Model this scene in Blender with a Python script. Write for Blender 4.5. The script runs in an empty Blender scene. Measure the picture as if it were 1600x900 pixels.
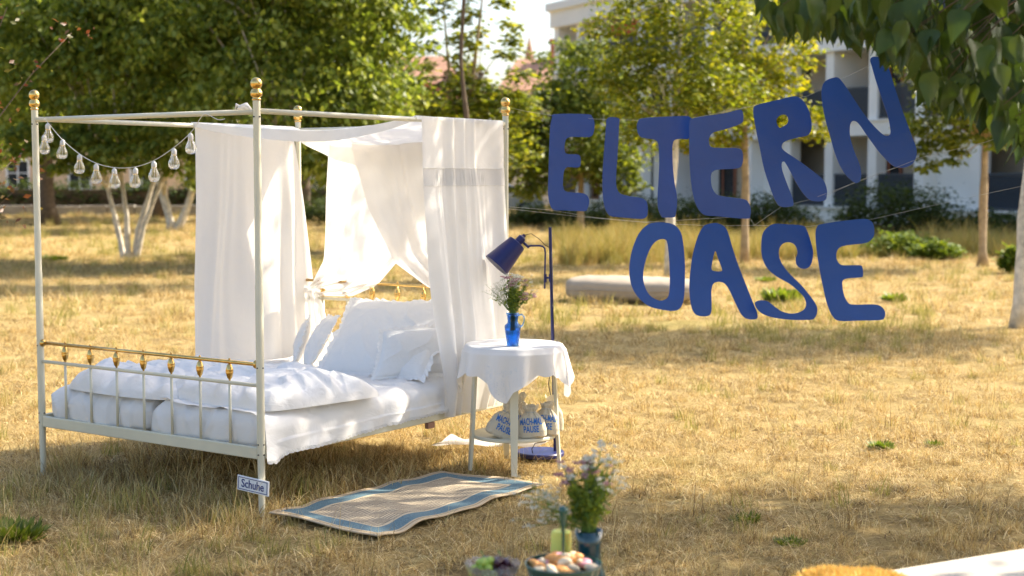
import bpy, bmesh, math, random
import numpy as np
from mathutils import Vector, Matrix
random.seed(7); rng = np.random.default_rng(7)
S = bpy.context.scene; COL = S.collection
PI = math.pi; R = math.radians

# ---------------------------------------------------------------- camera, world, sun, exposure
F, CH, PITCH = 2265.0, 1.634, 0.0752
cam = bpy.data.cameras.new('camera'); camo = bpy.data.objects.new('camera', cam); COL.objects.link(camo)
cam.sensor_width = 36; cam.lens = F / 1600 * 36; cam.clip_end = 600; cam.clip_start = 0.05
camo.location = (0, 0, CH); camo.rotation_euler = (PI/2 - PITCH, 0, 0); S.camera = camo
cam.dof.use_dof = True; cam.dof.focus_distance = 7.4; cam.dof.aperture_fstop = 2.5
SUN_AZ, SUN_EL = R(62), R(41)
W = bpy.data.worlds.new('World'); S.world = W; W.use_nodes = True
nt = W.node_tree; bgn = nt.nodes['Background']; sky = nt.nodes.new('ShaderNodeTexSky')
sky.sky_type = 'NISHITA'; sky.sun_disc = False; sky.sun_elevation = SUN_EL; sky.sun_rotation = SUN_AZ
sky.dust_density = 3.5; sky.air_density = 1.0; sky.ozone_density = 1.0
nt.links.new(sky.outputs[0], bgn.inputs[0]); bgn.inputs[1].default_value = 0.14
sl = bpy.data.lights.new('sun', 'SUN'); sl.energy = 4.4; sl.angle = R(0.55); sl.color = (1, .9, .74)
so = bpy.data.objects.new('sun', sl); COL.objects.link(so)
sdir = Vector((math.sin(SUN_AZ)*math.cos(SUN_EL), math.cos(SUN_AZ)*math.cos(SUN_EL), math.sin(SUN_EL)))
so.rotation_euler = sdir.to_track_quat('Z', 'Y').to_euler(); so.location = (20, 10, 20)
S.view_settings.view_transform = 'Standard'; S.view_settings.look = 'None'
S.view_settings.exposure = 1.3; S.view_settings.gamma = 1

# ---------------------------------------------------------------- camera geometry as a surveying aid
def ray(px, py):
    X = (px-800)/F; Y = (450-py)/F
    return np.array([X, math.cos(PITCH)+Y*math.sin(PITCH), -math.sin(PITCH)+Y*math.cos(PITCH)])
def at(px, py, d):                       # point seen at a pixel, at distance y = d
    r = ray(px, py); t = d/r[1]; return np.array([r[0]*t, d, CH+r[2]*t])
def gnd(px, py, z=0.0):
    r = ray(px, py); t = (z-CH)/r[2]; return np.array([r[0]*t, r[1]*t, z])

# ---------------------------------------------------------------- helpers
def tag(o, label=None, cat=None, group=None, kind=None):
    if label: o['label'] = label
    if cat: o['category'] = cat
    if group: o['group'] = group
    if kind: o['kind'] = kind
    return o
def empty(name, loc=(0, 0, 0), rz=0.0, label=None, cat=None, group=None):
    o = bpy.data.objects.new(name, None); COL.objects.link(o); o.empty_display_size = .1
    o.location = loc; o.rotation_euler = (0, 0, rz); return tag(o, label, cat, group)
class MB:
    def __init__(s): s.v = []; s.f = []; s.uv = None
    def add(s, V, Fc):
        n = len(s.v); s.v += [tuple(map(float, p)) for p in V]; s.f += [tuple(i+n for i in f) for f in Fc]; return s
    def box(s, x0, x1, y0, y1, z0, z1):
        return s.add([(x0,y0,z0),(x1,y0,z0),(x1,y1,z0),(x0,y1,z0),(x0,y0,z1),(x1,y0,z1),(x1,y1,z1),(x0,y1,z1)],
                     [(0,3,2,1),(4,5,6,7),(0,1,5,4),(1,2,6,5),(2,3,7,6),(3,0,4,7)])
    def tube(s, pts, r, n=10, cap=True):
        P = [Vector(tuple(map(float, p))) for p in pts]; m = len(P)
        rr = r if hasattr(r, '__len__') else [r]*m
        up = None; rings = []
        for i in range(m):
            t = (P[min(i+1, m-1)] - P[max(i-1, 0)]).normalized()
            if up is None:
                up = Vector((0, 0, 1)) if abs(t.z) < .9 else Vector((1, 0, 0))
            a = t.cross(up).normalized(); b = a.cross(t).normalized(); up = b
            rings.append([P[i] + (a*math.cos(2*PI*k/n) + b*math.sin(2*PI*k/n))*rr[i] for k in range(n)])
        V = [p for q in rings for p in q]
        Fc = [(i*n+k, i*n+(k+1) % n, (i+1)*n+(k+1) % n, (i+1)*n+k) for i in range(m-1) for k in range(n)]
        if cap: Fc += [tuple(range(n-1, -1, -1)), tuple(range((m-1)*n, m*n))]
        return s.add(V, Fc)
    def lathe(s, prof, n=24, c=(0, 0, 0), M=None):
        V = []; m = len(prof)
        for r, z in prof:
            for k in range(n):
                p = Vector((r*math.cos(2*PI*k/n), r*math.sin(2*PI*k/n), z))
                if M: p = M @ p
                V.append((p[0]+c[0], p[1]+c[1], p[2]+c[2]))
        Fc = [(i*n+k, i*n+(k+1) % n, (i+1)*n+(k+1) % n, (i+1)*n+k) for i in range(m-1) for k in range(n)]
        if prof[0][0] > 1e-6: Fc.append(tuple(range(n-1, -1, -1)))
        if prof[-1][0] > 1e-6: Fc.append(tuple(range((m-1)*n, m*n)))
        return s.add(V, Fc)
    def grid(s, A, close=False):          # A[i][j] -> point
        A = np.asarray(A, float); a, b = A.shape[:2]; n = len(s.v)
        s.v += [tuple(p) for p in A.reshape(-1, 3)]
        for i in range(a-1):
            for j in range(b if close else b-1):
                s.f.append((n+i*b+j, n+i*b+(j+1) % b, n+(i+1)*b+(j+1) % b, n+(i+1)*b+j))
        return s
    def mesh(s, name, mat=None, smooth=True):
        me = bpy.data.meshes.new(name); me.from_pydata(s.v, [], s.f)
        if mat: me.materials.append(mat)
        if smooth: me.polygons.foreach_set('use_smooth', [True]*len(me.polygons))
        me.update(); return me
def link(name, me, parent=None, loc=None, rot=None):
    o = bpy.data.objects.new(name, me); COL.objects.link(o)
    if parent is not None: o.parent = parent
    if loc is not None: o.location = tuple(map(float, loc))
    if rot is not None: o.rotation_euler = rot
    return o
def flat(me, ang=35):
    try: me.set_sharp_from_angle(angle=R(ang))
    except Exception: pass
    return me
def part(name, mb, mat, parent=None, smooth=False, sharp=None):
    me = mb.mesh(name, mat, smooth or sharp is not None)
    if sharp is not None: flat(me, sharp)
    return link(name, me, parent)
def bevel(o, w=.004, seg=2):
    m = o.modifiers.new('bevel', 'BEVEL'); m.width = w; m.segments = seg; m.limit_method = 'ANGLE'; return o
def subsurf(o, l=1):
    m = o.modifiers.new('subdivision', 'SUBSURF'); m.levels = l; m.render_levels = l; return o
def solid(o, t):
    m = o.modifiers.new('thickness', 'SOLIDIFY'); m.thickness = t; m.offset = 0; return o
def recenter(o):                          # origin of a mesh thing to the middle of its underside
    me = o.data; n = len(me.vertices); a = np.empty(n*3, 'f'); me.vertices.foreach_get('co', a); a = a.reshape(-1, 3)
    c = np.array([(a[:, 0].min()+a[:, 0].max())/2, (a[:, 1].min()+a[:, 1].max())/2, a[:, 2].min()])
    me.vertices.foreach_set('co', (a-c).ravel()); me.update()
    o.location = o.location + (o.rotation_euler.to_matrix() @ Vector(c.tolist())); return o
def smooth_noise(P, freq, seed, n=7):     # cheap vector noise, about -1..1
    r = np.random.default_rng(seed); out = np.zeros(P.shape[:-1])
    for i in range(n):
        k = r.normal(size=P.shape[-1]); k /= np.linalg.norm(k); k *= freq*(0.6+1.1*r.random())
        out += np.sin(P@k + r.random()*7)
    return out/(n**.5)/1.2

# ---------------------------------------------------------------- materials
def nodes(name):
    m = bpy.data.materials.new(name); m.use_nodes = True; n = m.node_tree; return m, n, n.nodes['Principled BSDF'], n.nodes['Material Output']
def ramp(n, stops):
    r = n.nodes.new('ShaderNodeValToRGB'); e = r.color_ramp.elements
    while len(e) < len(stops): e.new(.5)
    for i, (p, c) in enumerate(stops): e[i].position = p; e[i].color = (*c, 1)
    return r
def noise(n, scale, detail=4, coord='Object', rough=.55):
    tc = n.nodes.new('ShaderNodeTexCoord'); t = n.nodes.new('ShaderNodeTexNoise')
    t.inputs['Scale'].default_value = scale; t.inputs['Detail'].default_value = detail; t.inputs['Roughness'].default_value = rough
    n.links.new(tc.outputs[coord], t.inputs['Vector']); return t
def mat(name, c, rough=.6, metal=0, var=.12, scale=12, bump=.05, bscale=60, bdist=.01, **kw):
    m, n, b, o = nodes(name)
    t = noise(n, scale); lo = [max(0, x*(1-var)) for x in c]; hi = [min(1, x*(1+var)) for x in c]
    r = ramp(n, [(.3, lo), (.7, hi)]); n.links.new(t.outputs[0], r.inputs[0]); n.links.new(r.outputs[0], b.inputs['Base Color'])
    b.inputs['Roughness'].default_value = rough; b.inputs['Metallic'].default_value = metal
    for k, v in kw.items(): b.inputs[k.replace('_', ' ')].default_value = v
    if bump:
        t2 = noise(n, bscale, 5); bp = n.nodes.new('ShaderNodeBump'); bp.inputs['Strength'].default_value = bump; bp.inputs['Distance'].default_value = bdist
        n.links.new(t2.outputs[0], bp.inputs['Height']); n.links.new(bp.outputs[0], b.inputs['Normal'])
    return m
def cloth(name, c, trans=.35, scale=9, bump=.25, weave=900):
    m, n, b, o = nodes(name)
    b.inputs['Base Color'].default_value = (*c, 1); b.inputs['Roughness'].default_value = .9
    b.inputs['Specular IOR Level'].default_value = .15
    tr = n.nodes.new('ShaderNodeBsdfTranslucent'); tr.inputs[0].default_value = (*c, 1)
    mx = n.nodes.new('ShaderNodeMixShader'); mx.inputs[0].default_value = trans
    t = noise(n, scale, 6); t.inputs['Distortion'].default_value = 1.2
    t2 = noise(n, weave, 2); ad = n.nodes.new('ShaderNodeMath'); ad.operation = 'MULTIPLY_ADD'; ad.inputs[1].default_value = .04
    n.links.new(t2.outputs[0], ad.inputs[0]); n.links.new(t.outputs[0], ad.inputs[2])
    bp = n.nodes.new('ShaderNodeBump'); bp.inputs['Strength'].default_value = bump; bp.inputs['Distance'].default_value = .02
    n.links.new(ad.outputs[0], bp.inputs['Height'])
    n.links.new(bp.outputs[0], b.inputs['Normal']); n.links.new(bp.outputs[0], tr.inputs['Normal'])
    n.links.new(b.outputs[0], mx.inputs[1]); n.links.new(tr.outputs[0], mx.inputs[2]); n.links.new(mx.outputs[0], o.inputs[0])
    return m
def leafmat(name, stops, trans=.45, rough=.45, tcol=(1.25, 1.15, .5)):
    m, n, b, o = nodes(name)
    g = n.nodes.new('ShaderNodeNewGeometry'); oi = n.nodes.new('ShaderNodeObjectInfo')
    ad = n.nodes.new('ShaderNodeMath'); ad.operation = 'ADD'; n.links.new(g.outputs['Random Per Island'], ad.inputs[0]); n.links.new(oi.outputs['Random'], ad.inputs[1])
    fr = n.nodes.new('ShaderNodeMath'); fr.operation = 'FRACT'; n.links.new(ad.outputs[0], fr.inputs[0])
    r = ramp(n, stops); n.links.new(fr.outputs[0], r.inputs[0])
    b.inputs['Roughness'].default_value = rough; b.inputs['Specular IOR Level'].default_value = .35
    n.links.new(r.outputs[0], b.inputs['Base Color'])
    tr = n.nodes.new('ShaderNodeBsdfTranslucent'); vm = n.nodes.new('ShaderNodeVectorMath'); vm.operation = 'MULTIPLY'; vm.inputs[1].default_value = tcol
    n.links.new(r.outputs[0], vm.inputs[0]); n.links.new(vm.outputs[0], tr.inputs[0])
    mx = n.nodes.new('ShaderNodeMixShader'); mx.inputs[0].default_value = trans
    n.links.new(b.outputs[0], mx.inputs[1]); n.links.new(tr.outputs[0], mx.inputs[2]); n.links.new(mx.outputs[0], o.inputs[0])
    return m
def glass(name, c, rough=.02, ior=1.45, alpha_mix=0.0):
    m, n, b, o = nodes(name)
    b.inputs['Base Color'].default_value = (*c, 1); b.inputs['Transmission Weight'].default_value = 1; b.inputs['Roughness'].default_value = rough; b.inputs['IOR'].default_value = ior
    if alpha_mix:
        t = n.nodes.new('ShaderNodeBsdfTransparent'); t.inputs[0].default_value = (*[1-(1-x)*.5 for x in c], 1)
        mx = n.nodes.new('ShaderNodeMixShader'); mx.inputs[0].default_value = alpha_mix
        n.links.new(b.outputs[0], mx.inputs[1]); n.links.new(t.outputs[0], mx.inputs[2]); n.links.new(mx.outputs[0], o.inputs[0])
    return m
M = {}
M['ivory'] = mat('ivory_paint', (.66, .62, .47), .38, var=.05, scale=5, bump=.03, bscale=200)
M['brass'] = mat('brass', (.72, .47, .16), .2, 1, var=.18, scale=30, bump=.04, bscale=80)
M['sheet'] = cloth('cotton_sheet', (.88, .86, .83), .18, 7, .35)
M['sheer'] = cloth('curtain_voile', (.88, .86, .83), .42, 4, .3)
M['pillow'] = cloth('pillow_cotton', (.88, .86, .83), .15, 12, .35)
M['linen'] = cloth('table_linen', (.86, .84, .82), .25, 6, .15)
M['lace'] = cloth('lace', (.84, .83, .82), .35, 60, .6)
M['canvas'] = cloth('canvas_bag', (.72, .63, .47), .1, 30, .6, 500)
M['blue'] = mat('blue_board', (.011, .066, .30), .36, var=.10, scale=2, bump=.45, bscale=1.7, bdist=.05, Coat_Weight=.3, Coat_Roughness=.3)
M['bluepaint'] = mat('lamp_blue', (.010, .014, .10), .38, var=.1, bump=0)
M['lampin'] = mat('lamp_inside', (.35, .33, .3), .5, bump=0)
M['black'] = mat('black_cable', (.012, .012, .02), .5, bump=0)
M['ink'] = mat('blue_print', (.03, .18, .55), .6, bump=0)
M['signwhite'] = mat('enamel_white', (.82, .82, .82), .3, var=.03, bump=0)
M['signblue'] = mat('enamel_blue', (.03, .05, .2), .35, bump=0)
M['cord'] = mat('white_cord', (.75, .73, .68), .6, bump=0)
M['twine'] = mat('pale_twine', (.6, .57, .5), .7, bump=0)
M['bulb'] = glass('clear_plastic', (1, 1, 1), .03, 1.35, .35)
M['led'] = mat('led_wire', (.85, .84, .8), .4, bump=0)
M['jug'] = glass('blue_glass', (.08, .36, .85), .03, 1.45, .2)
M['teal'] = mat('teal_glass', (.006, .045, .06), .12, var=.3, bump=0, Coat_Weight=.6)
M['greenglaze'] = mat('green_glaze', (.02, .085, .06), .2, var=.4, scale=8, bump=.05, bscale=20, Coat_Weight=.5)
M['wax'] = mat('yellow_wax', (.72, .72, .14), .5, bump=.02, Subsurface_Weight=.3)
M['crystal'] = glass('clear_glass', (.93, .95, 1), .02, 1.45, .3)
M['grapeg'] = mat('green_grape', (.36, .5, .07), .25, var=.2, bump=0, Subsurface_Weight=.3)
M['graper'] = mat('dark_grape', (.05, .006, .014), .2, var=.3, bump=0, Coat_Weight=.3)
M['crust'] = mat('golden_crust', (.66, .30, .08), .6, var=.4, scale=25, bump=.4, bscale=70)
M['cream'] = mat('pale_dough', (.78, .62, .42), .6, var=.25, scale=25, bump=.3, bscale=70)
M['pink'] = mat('pink_sugar', (.72, .36, .42), .6, var=.2, scale=40, bump=.2)
M['wood'] = mat('table_wood', (.3, .2, .11), .6, var=.3, scale=6, bump=.2, bscale=30)
M['bench'] = mat('pale_bench', (.50, .46, .385), .8, var=.1, scale=5, bump=.15, bscale=80)
M['fur'] = mat('golden_sheepskin', (.85, .58, .2), .9, var=.2, scale=15, bump=0)
M['pouf'] = mat('beige_fabric', (.40, .33, .25), .9, var=.08, scale=6, bump=.3, bscale=25)
M['barkw'] = mat('white_bark', (.62, .56, .46), .85, var=.35, scale=9, bump=.6, bscale=25)
M['barkt'] = mat('tan_bark', (.42, .31, .19), .9, var=.3, scale=8, bump=.6, bscale=25)
M['bark'] = mat('brown_bark', (.12, .085, .055), .9, var=.35, scale=9, bump=.8, bscale=25)
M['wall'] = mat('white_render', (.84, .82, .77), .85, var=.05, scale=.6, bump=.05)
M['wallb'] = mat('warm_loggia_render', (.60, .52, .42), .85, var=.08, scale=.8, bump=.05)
M['dark'] = mat('dark_frame', (.02, .02, .024), .5, bump=0)
M['rail'] = mat('grey_railing', (.055, .07, .09), .5, bump=0)
M['pane'] = mat('dark_window_pane', (.02, .024, .03), .06, bump=0)
M['awn'] = mat('red_awning', (.45, .04, .03), .8, bump=0)
M['brick'] = mat('brick_red', (.42, .17, .1), .9, var=.25, scale=3, bump=.3)
M['tile'] = mat('roof_tile', (.36, .19, .12), .9, var=.25, scale=2, bump=.5, bscale=8)
M['peach'] = mat('peach_render', (.72, .52, .34), .9, var=.06, scale=.5, bump=.05)
M['stone'] = mat('grey_stone', (.34, .31, .27), .9, var=.2, scale=3, bump=.5, bscale=12)
M['car'] = mat('silver_paint', (.5, .52, .54), .25, .6, var=.03, bump=0, Coat_Weight=1.0)
M['tyre'] = mat('tyre', (.02, .02, .02), .8, bump=0)
GREEN = lambda a, b, c: [(0, a), (.5, b), (1, c)]
M['leaf_deep'] = leafmat('leaf_deep', GREEN((.09, .14, .025), (.20, .27, .05), (.38, .43, .11)), .55)
M['leaf_mid'] = leafmat('leaf_mid', GREEN((.08, .12, .016), (.16, .21, .03), (.27, .31, .05)))
M['leaf_yellow'] = leafmat('leaf_yellow', GREEN((.12, .17, .012), (.26, .30, .02), (.46, .42, .03)), .55)
M['leaf_lime'] = leafmat('leaf_lime', GREEN((.10, .14, .014), (.19, .24, .025), (.36, .36, .035)), .5)
M['leaf_red'] = leafmat('leaf_red', GREEN((.12, .03, .02), (.13, .07, .04), (.10, .12, .03)), .4)
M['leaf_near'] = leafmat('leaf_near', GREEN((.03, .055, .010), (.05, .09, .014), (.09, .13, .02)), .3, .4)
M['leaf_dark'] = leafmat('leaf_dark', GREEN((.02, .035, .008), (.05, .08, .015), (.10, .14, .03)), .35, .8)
M['leaf_bush'] = leafmat('leaf_bush', GREEN((.08, .14, .02), (.18, .26, .035), (.30, .36, .05)), .4)
M['stem'] = mat('green_stem', (.12, .2, .03), .6, bump=0)
M['florw'] = leafmat('white_floret', GREEN((.62, .62, .54), (.78, .77, .7), (.5, .52, .38)), .3, .7, (1, 1, 1))
M['florp'] = leafmat('mauve_floret', GREEN((.30, .13, .18), (.48, .26, .30), (.6, .42, .4)), .3, .7, (1, 1, 1))
M['grass'] = leafmat('dry_grass', [(0, (.16, .095, .04)), (.25, (.42, .29, .11)), (.6, (.64, .46, .18)), (.85, (.90, .74, .42)), (1, (.42, .36, .11))], .3, .6, (1, .95, .8))
M['grassg'] = leafmat('green_grass', GREEN((.17, .18, .04), (.34, .31, .08), (.58, .47, .17)), .35, .6, (1, 1, .7))
M['grasst'] = leafmat('tall_meadow', GREEN((.42, .29, .10), (.52, .42, .15), (.26, .28, .07)), .35, .6, (1, .95, .7))
# ---- ground: dry straw, worn patches and green tints
def ground_mat():
    m, n, b, o = nodes('dry_lawn')
    t = noise(n, .35, 5); t2 = noise(n, 3.2, 6, rough=.7); t3 = noise(n, 45, 6, rough=.75)
    r1 = ramp(n, [(.34, (.24, .17, .075)), (.5, (.42, .31, .13)), (.66, (.52, .40, .18))])
    n.links.new(t2.outputs[0], r1.inputs[0])
    r2 = ramp(n, [(.52, (0, 0, 0)), (.68, (1, 1, 1))]); n.links.new(t.outputs[0], r2.inputs[0])
    mg = n.nodes.new('ShaderNodeMix'); mg.data_type = 'RGBA'; mg.inputs[7].default_value = (.30, .27, .07, 1)
    ml = n.nodes.new('ShaderNodeMath'); ml.operation = 'MULTIPLY'; ml.inputs[1].default_value = .55; n.links.new(r2.outputs[0], ml.inputs[0])
    n.links.new(ml.outputs[0], mg.inputs[0]); n.links.new(r1.outputs[0], mg.inputs[6])
    r3 = ramp(n, [(.3, (.55, .5, .45)), (.6, (1.12, 1.12, 1.12))]); n.links.new(t3.outputs[0], r3.inputs[0])
    mm = n.nodes.new('ShaderNodeMix'); mm.data_type = 'RGBA'; mm.blend_type = 'MULTIPLY'; mm.inputs[0].default_value = 1
    n.links.new(mg.outputs[2], mm.inputs[6]); n.links.new(r3.outputs[0], mm.inputs[7]); n.links.new(mm.outputs[2], b.inputs['Base Color'])
    b.inputs['Roughness'].default_value = .95; b.inputs['Specular IOR Level'].default_value = .1
    bp = n.nodes.new('ShaderNodeBump'); bp.inputs['Strength'].default_value = .9; bp.inputs['Distance'].default_value = .03
    n.links.new(t3.outputs[0], bp.inputs['Height']); n.links.new(bp.outputs[0], b.inputs['Normal']); return m
M['ground'] = ground_mat()
def rug_mat():
    m, n, b, o = nodes('woven_rug')
    uv = n.nodes.new('ShaderNodeUVMap'); sp = n.nodes.new('ShaderNodeSeparateXYZ'); n.links.new(uv.outputs[0], sp.inputs[0])
    def mth(op, a, bb=None):
        x = n.nodes.new('ShaderNodeMath'); x.operation = op
        for i, q in enumerate((a, bb)):
            if q is None: continue
            if isinstance(q, (int, float)): x.inputs[i].default_value = q
            else: n.links.new(q, x.inputs[i])
        return x.outputs[0]
    # uv in metres: u 0..1.36, v 0..0.70 ; distance to the nearest edge
    u, v = sp.outputs[0], sp.outputs[1]
    e = mth('MINIMUM', mth('MINIMUM', u, mth('SUBTRACT', 1.36, u)), mth('MINIMUM', v, mth('SUBTRACT', .70, v)))
    ck = mth('ADD', mth('FLOOR', mth('MULTIPLY', u, 13)), mth('FLOOR', mth('MULTIPLY', v, 13)))
    par = mth('MODULO', ck, 2)
    s1 = mth('GREATER_THAN', mth('FRACT', mth('MULTIPLY', u, 78)), .5); s2 = mth('GREATER_THAN', mth('FRACT', mth('MULTIPLY', v, 52)), .38)
    st = mth('ADD', mth('MULTIPLY', par, s1), mth('MULTIPLY', mth('SUBTRACT', 1, par), s2))
    def mix(f, a, c2):
        x = n.nodes.new('ShaderNodeMix'); x.data_type = 'RGBA'; n.links.new(f, x.inputs[0])
        for i, q in ((6, a), (7, c2)):
            if isinstance(q, tuple): x.inputs[i].default_value = (*q, 1)
            else: n.links.new(q, x.inputs[i])
        return x.outputs[2]
    cen = mix(st, (.15, .12, .09), (.50, .41, .28))
    t = noise(n, 180, 2); tb = ramp(n, [(.35, (.06, .115, .145)), (.65, (.13, .215, .25))]); n.links.new(t.outputs[0], tb.inputs[0])
    c = mix(mth('LESS_THAN', e, .145), cen, (.52, .42, .28))
    c = mix(mth('LESS_THAN', e, .132), c, tb.outputs[0])
    c = mix(mth('LESS_THAN', e, .040), c, (.50, .39, .25))
    c = mix(mth('MULTIPLY', mth('LESS_THAN', e, .028), mth('GREATER_THAN', e, .021)), c, (.25, .18, .1))
    n.links.new(c, b.inputs['Base Color']); b.inputs['Roughness'].default_value = .9
    bp = n.nodes.new('ShaderNodeBump'); bp.inputs['Strength'].default_value = .5; bp.inputs['Distance'].default_value = .004
    n.links.new(st, bp.inputs['Height']); n.links.new(bp.outputs[0], b.inputs['Normal']); return m
M['rug'] = rug_mat()

# ---------------------------------------------------------------- ground
gm = MB(); xs = np.concatenate([np.linspace(-250, -30, 12), np.linspace(-26, -7, 22), np.arange(-6.5, 6.51, .11), np.linspace(7, 26, 22), np.linspace(30, 250, 12)]); ys = np.concatenate([np.linspace(-60, 0, 8), np.linspace(1, 4, 6), np.arange(4.3, 18, .11), np.linspace(18.5, 80, 90), np.linspace(90, 420, 20)])
X, Y = np.meshgrid(xs, ys); Z = np.zeros_like(X)
far = np.clip((Y-9)/10, 0, 1)
def terrain(X, Y):
    P = np.stack([X, Y], -1); near_ = np.clip((20-Y)/4, 0, 1)
    return smooth_noise(P, .55, 3)*.035*np.clip((Y-9)/10, 0, 1)-.004-.020*near_*np.abs(smooth_noise(P, 5.0, 41))-.012*near_*np.abs(smooth_noise(P, 13.0, 42))
Z = terrain(X, Y)
gm.grid(np.stack([X, Y, Z], -1)); g = part('ground', gm, M['ground'], smooth=True); tag(g, kind='structure')
def gz(x, y): return float(terrain(np.array([x*1.0]), np.array([y*1.0]))[0])

# ---------------------------------------------------------------- trees
def leaf_arrays(P, D, Nn, L, wid):
    """P base points, D direction (unit), Nn side vector (unit), L lengths -> verts, faces"""
    n = len(P); L = L[:, None]
    up = np.cross(D, Nn)
    V = np.empty((n, 4, 3)); V[:, 0] = P; V[:, 1] = P+D*L*.45+Nn*L*wid+up*L*.08; V[:, 2] = P+D*L; V[:, 3] = P+D*L*.45-Nn*L*wid+up*L*.08
    b = np.arange(n)[:, None]*4
    Fc = np.concatenate([b+np.array([0, 1, 2]), b+np.array([0, 2, 3])]); return V.reshape(-1, 3), Fc
def tri_mesh(name, V, Fc, mt):
    me = bpy.data.meshes.new(name); me.vertices.add(len(V)); me.vertices.foreach_set('co', V.astype('f').ravel())
    me.loops.add(len(Fc)*3); me.loops.foreach_set('vertex_index', Fc.astype('i').ravel())
    me.polygons.add(len(Fc)); me.polygons.foreach_set('loop_start', (np.arange(len(Fc))*3).astype('i'))
    try: me.polygons.foreach_set('loop_total', np.full(len(Fc), 3, 'i'))
    except Exception: pass
    me.materials.append(mt); me.update(); me.validate(); return me
def crown_mesh(lobes, size, mt, seed, droop=.5, per=26, spread=.22, wid=.27, fill=.35):
    r = np.random.default_rng(seed); Ps = []; Cs = []
    for (cx, cy, cz, rx, ry, rz, n) in lobes:
        k = max(3, n//per); d = r.normal(size=(k, 3)); d /= np.linalg.norm(d, axis=1)[:, None]
        rad = fill+(1-fill)*r.random(k)**.55; rad *= 1+.16*smooth_noise(d, 3.5, seed+5)
        c = d*rad[:, None]*np.array([rx, ry, rz])+np.array([cx, cy, cz]); Cs.append(c)
        q = np.repeat(c, per, 0); sp = spread*(rx+ry+rz)/3*(.5+r.random((k, 1)))
        q = q+r.normal(size=q.shape)*np.repeat(sp, per, 0)*np.array([1, 1, .5]); Ps.append(q)
    P = np.concatenate(Ps); n = len(P)
    a = r.random(n)*2*PI; D = np.stack([np.cos(a), np.sin(a), -droop*(.4+1.2*r.random(n))], -1); D /= np.linalg.norm(D, axis=1)[:, None]
    N = np.cross(D, r.normal(size=(n, 3))*.45+np.array([0, 0, 1])); N /= np.linalg.norm(N, axis=1)[:, None]
    V, Fc = leaf_arrays(P, D, N, size*(.65+.7*r.random(n)), wid)
    return tri_mesh('crown', V, Fc, mt), np.concatenate(Cs)
def tree(name, label, x, y, trunks, lobes, size, mt, bark, seed, group=None, cat='tree', droop=.5, nb=26, per=26, spread=.22, fill=.35, wid=.27, rt=.09):
    """trunks: list of polylines [(dx,dy,z,r)...]; lobes relative to the trunk foot"""
    z0 = gz(x, y); root = empty(name, (x, y, z0), 0, label, cat, group)
    r = random.Random(seed)
    tops = []
    for t in trunks:
        mb = MB(); pts = []; rs = []
        for i in range(len(t)-1):
            for s in np.linspace(0, 1, 5)[:-1]:
                p = [t[i][k]*(1-s)+t[i+1][k]*s for k in range(4)]; pts.append((p[0]+r.uniform(-.12, .12)*p[3], p[1]+r.uniform(-.12, .12)*p[3], p[2])); rs.append(p[3]*(1+r.uniform(-.13, .13)))
        pts.append(t[-1][:3]); rs.append(t[-1][3]); rs[0] *= 1.35
        mb.tube(pts, rs, 12); part('trunk', mb, bark, root, smooth=True); tops.append(t)
    me, C = crown_mesh(lobes, size, mt, seed, droop, per, spread, wid, fill)
    link('crown', me, root)
    mb = MB(); idx = np.random.default_rng(seed).permutation(len(C))[:nb]
    for i in idx:
        c = C[i]; t = min(tops, key=lambda T: min((T[-1][0]-c[0])**2, 99)); k = r.uniform(.6, 1)
        j = max(len(t)//2, min(len(t)-1, int(round(k*(len(t)-1))))); b = Vector(t[j][:3]); e = Vector(c.tolist())
        if e.z < b.z-.9: continue
        m_ = b.lerp(e, .5)+Vector((r.uniform(-.15, .15), r.uniform(-.15, .15), r.uniform(0, .25)))
        mb.tube([b, b.lerp(m_, .5), m_, m_.lerp(e, .5), e], [rt*.45, rt*.34, rt*.24, rt*.15, rt*.06], 6)
    part('branch', mb, bark, root, smooth=True)
    return root
# the three broad drooping trees behind the bed
tree('tree', 'broad green tree with several pale stems behind the string lights', -7.82, 29.5,
     [[(-.08, 0, 0, .065), (-.2, .1, .5, .055), (-.42, .1, 1.5, .045), (-.9, .1, 3.2, .02)], [(.02, -.05, 0, .065), (-.02, 0, .9, .055), (-.12, 0, 1.8, .045), (.2, 0, 3.4, .02)],
      [(.12, .05, 0, .07), (.22, 0, .6, .06), (.55, 0, 1.6, .05), (1.1, .1, 3.2, .02)], [(.2, -.1, 0, .05), (.36, -.1, .7, .048), (.75, -.2, 1.6, .04), (1.5, -.3, 3, .02)]],
     [(-.2, 0, 3.9, 2.6, 2.2, 1.9, 13000), (.9, .3, 5.3, 2.8, 2.3, 1.8, 11000), (-1.5, .3, 5.0, 2.4, 2.0, 1.9, 9000), (.8, -1.3, 2.35, 1.5, .8, .6, 2600), (-1.2, -1, 2.3, 1.2, .8, .6, 2000)],
     .155, M['leaf_deep'], M['barkw'], 11, droop=.9, per=30, spread=.095, fill=.3)
tree('tree', 'broad green tree with drooping leaves behind the white canopy', -4.3, 27.5,
     [[(0, 0, 0, .12), (-.1, 0, 1.0, .1), (0, 0, 2.4, .07), (0, 0, 4.2, .03)]],
     [(0, 0, 3.6, 2.5, 2.0, 2.0, 13000), (.9, .2, 5.2, 1.9, 1.6, 1.7, 8500), (-1.3, .3, 5.1, 2.2, 1.8, 1.7, 9000), (1.1, -.4, 2.5, 1.0, .8, 1.0, 3400)],
     .155, M['leaf_deep'], M['barkw'], 12, droop=.9, per=30, spread=.095, fill=.3)
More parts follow.
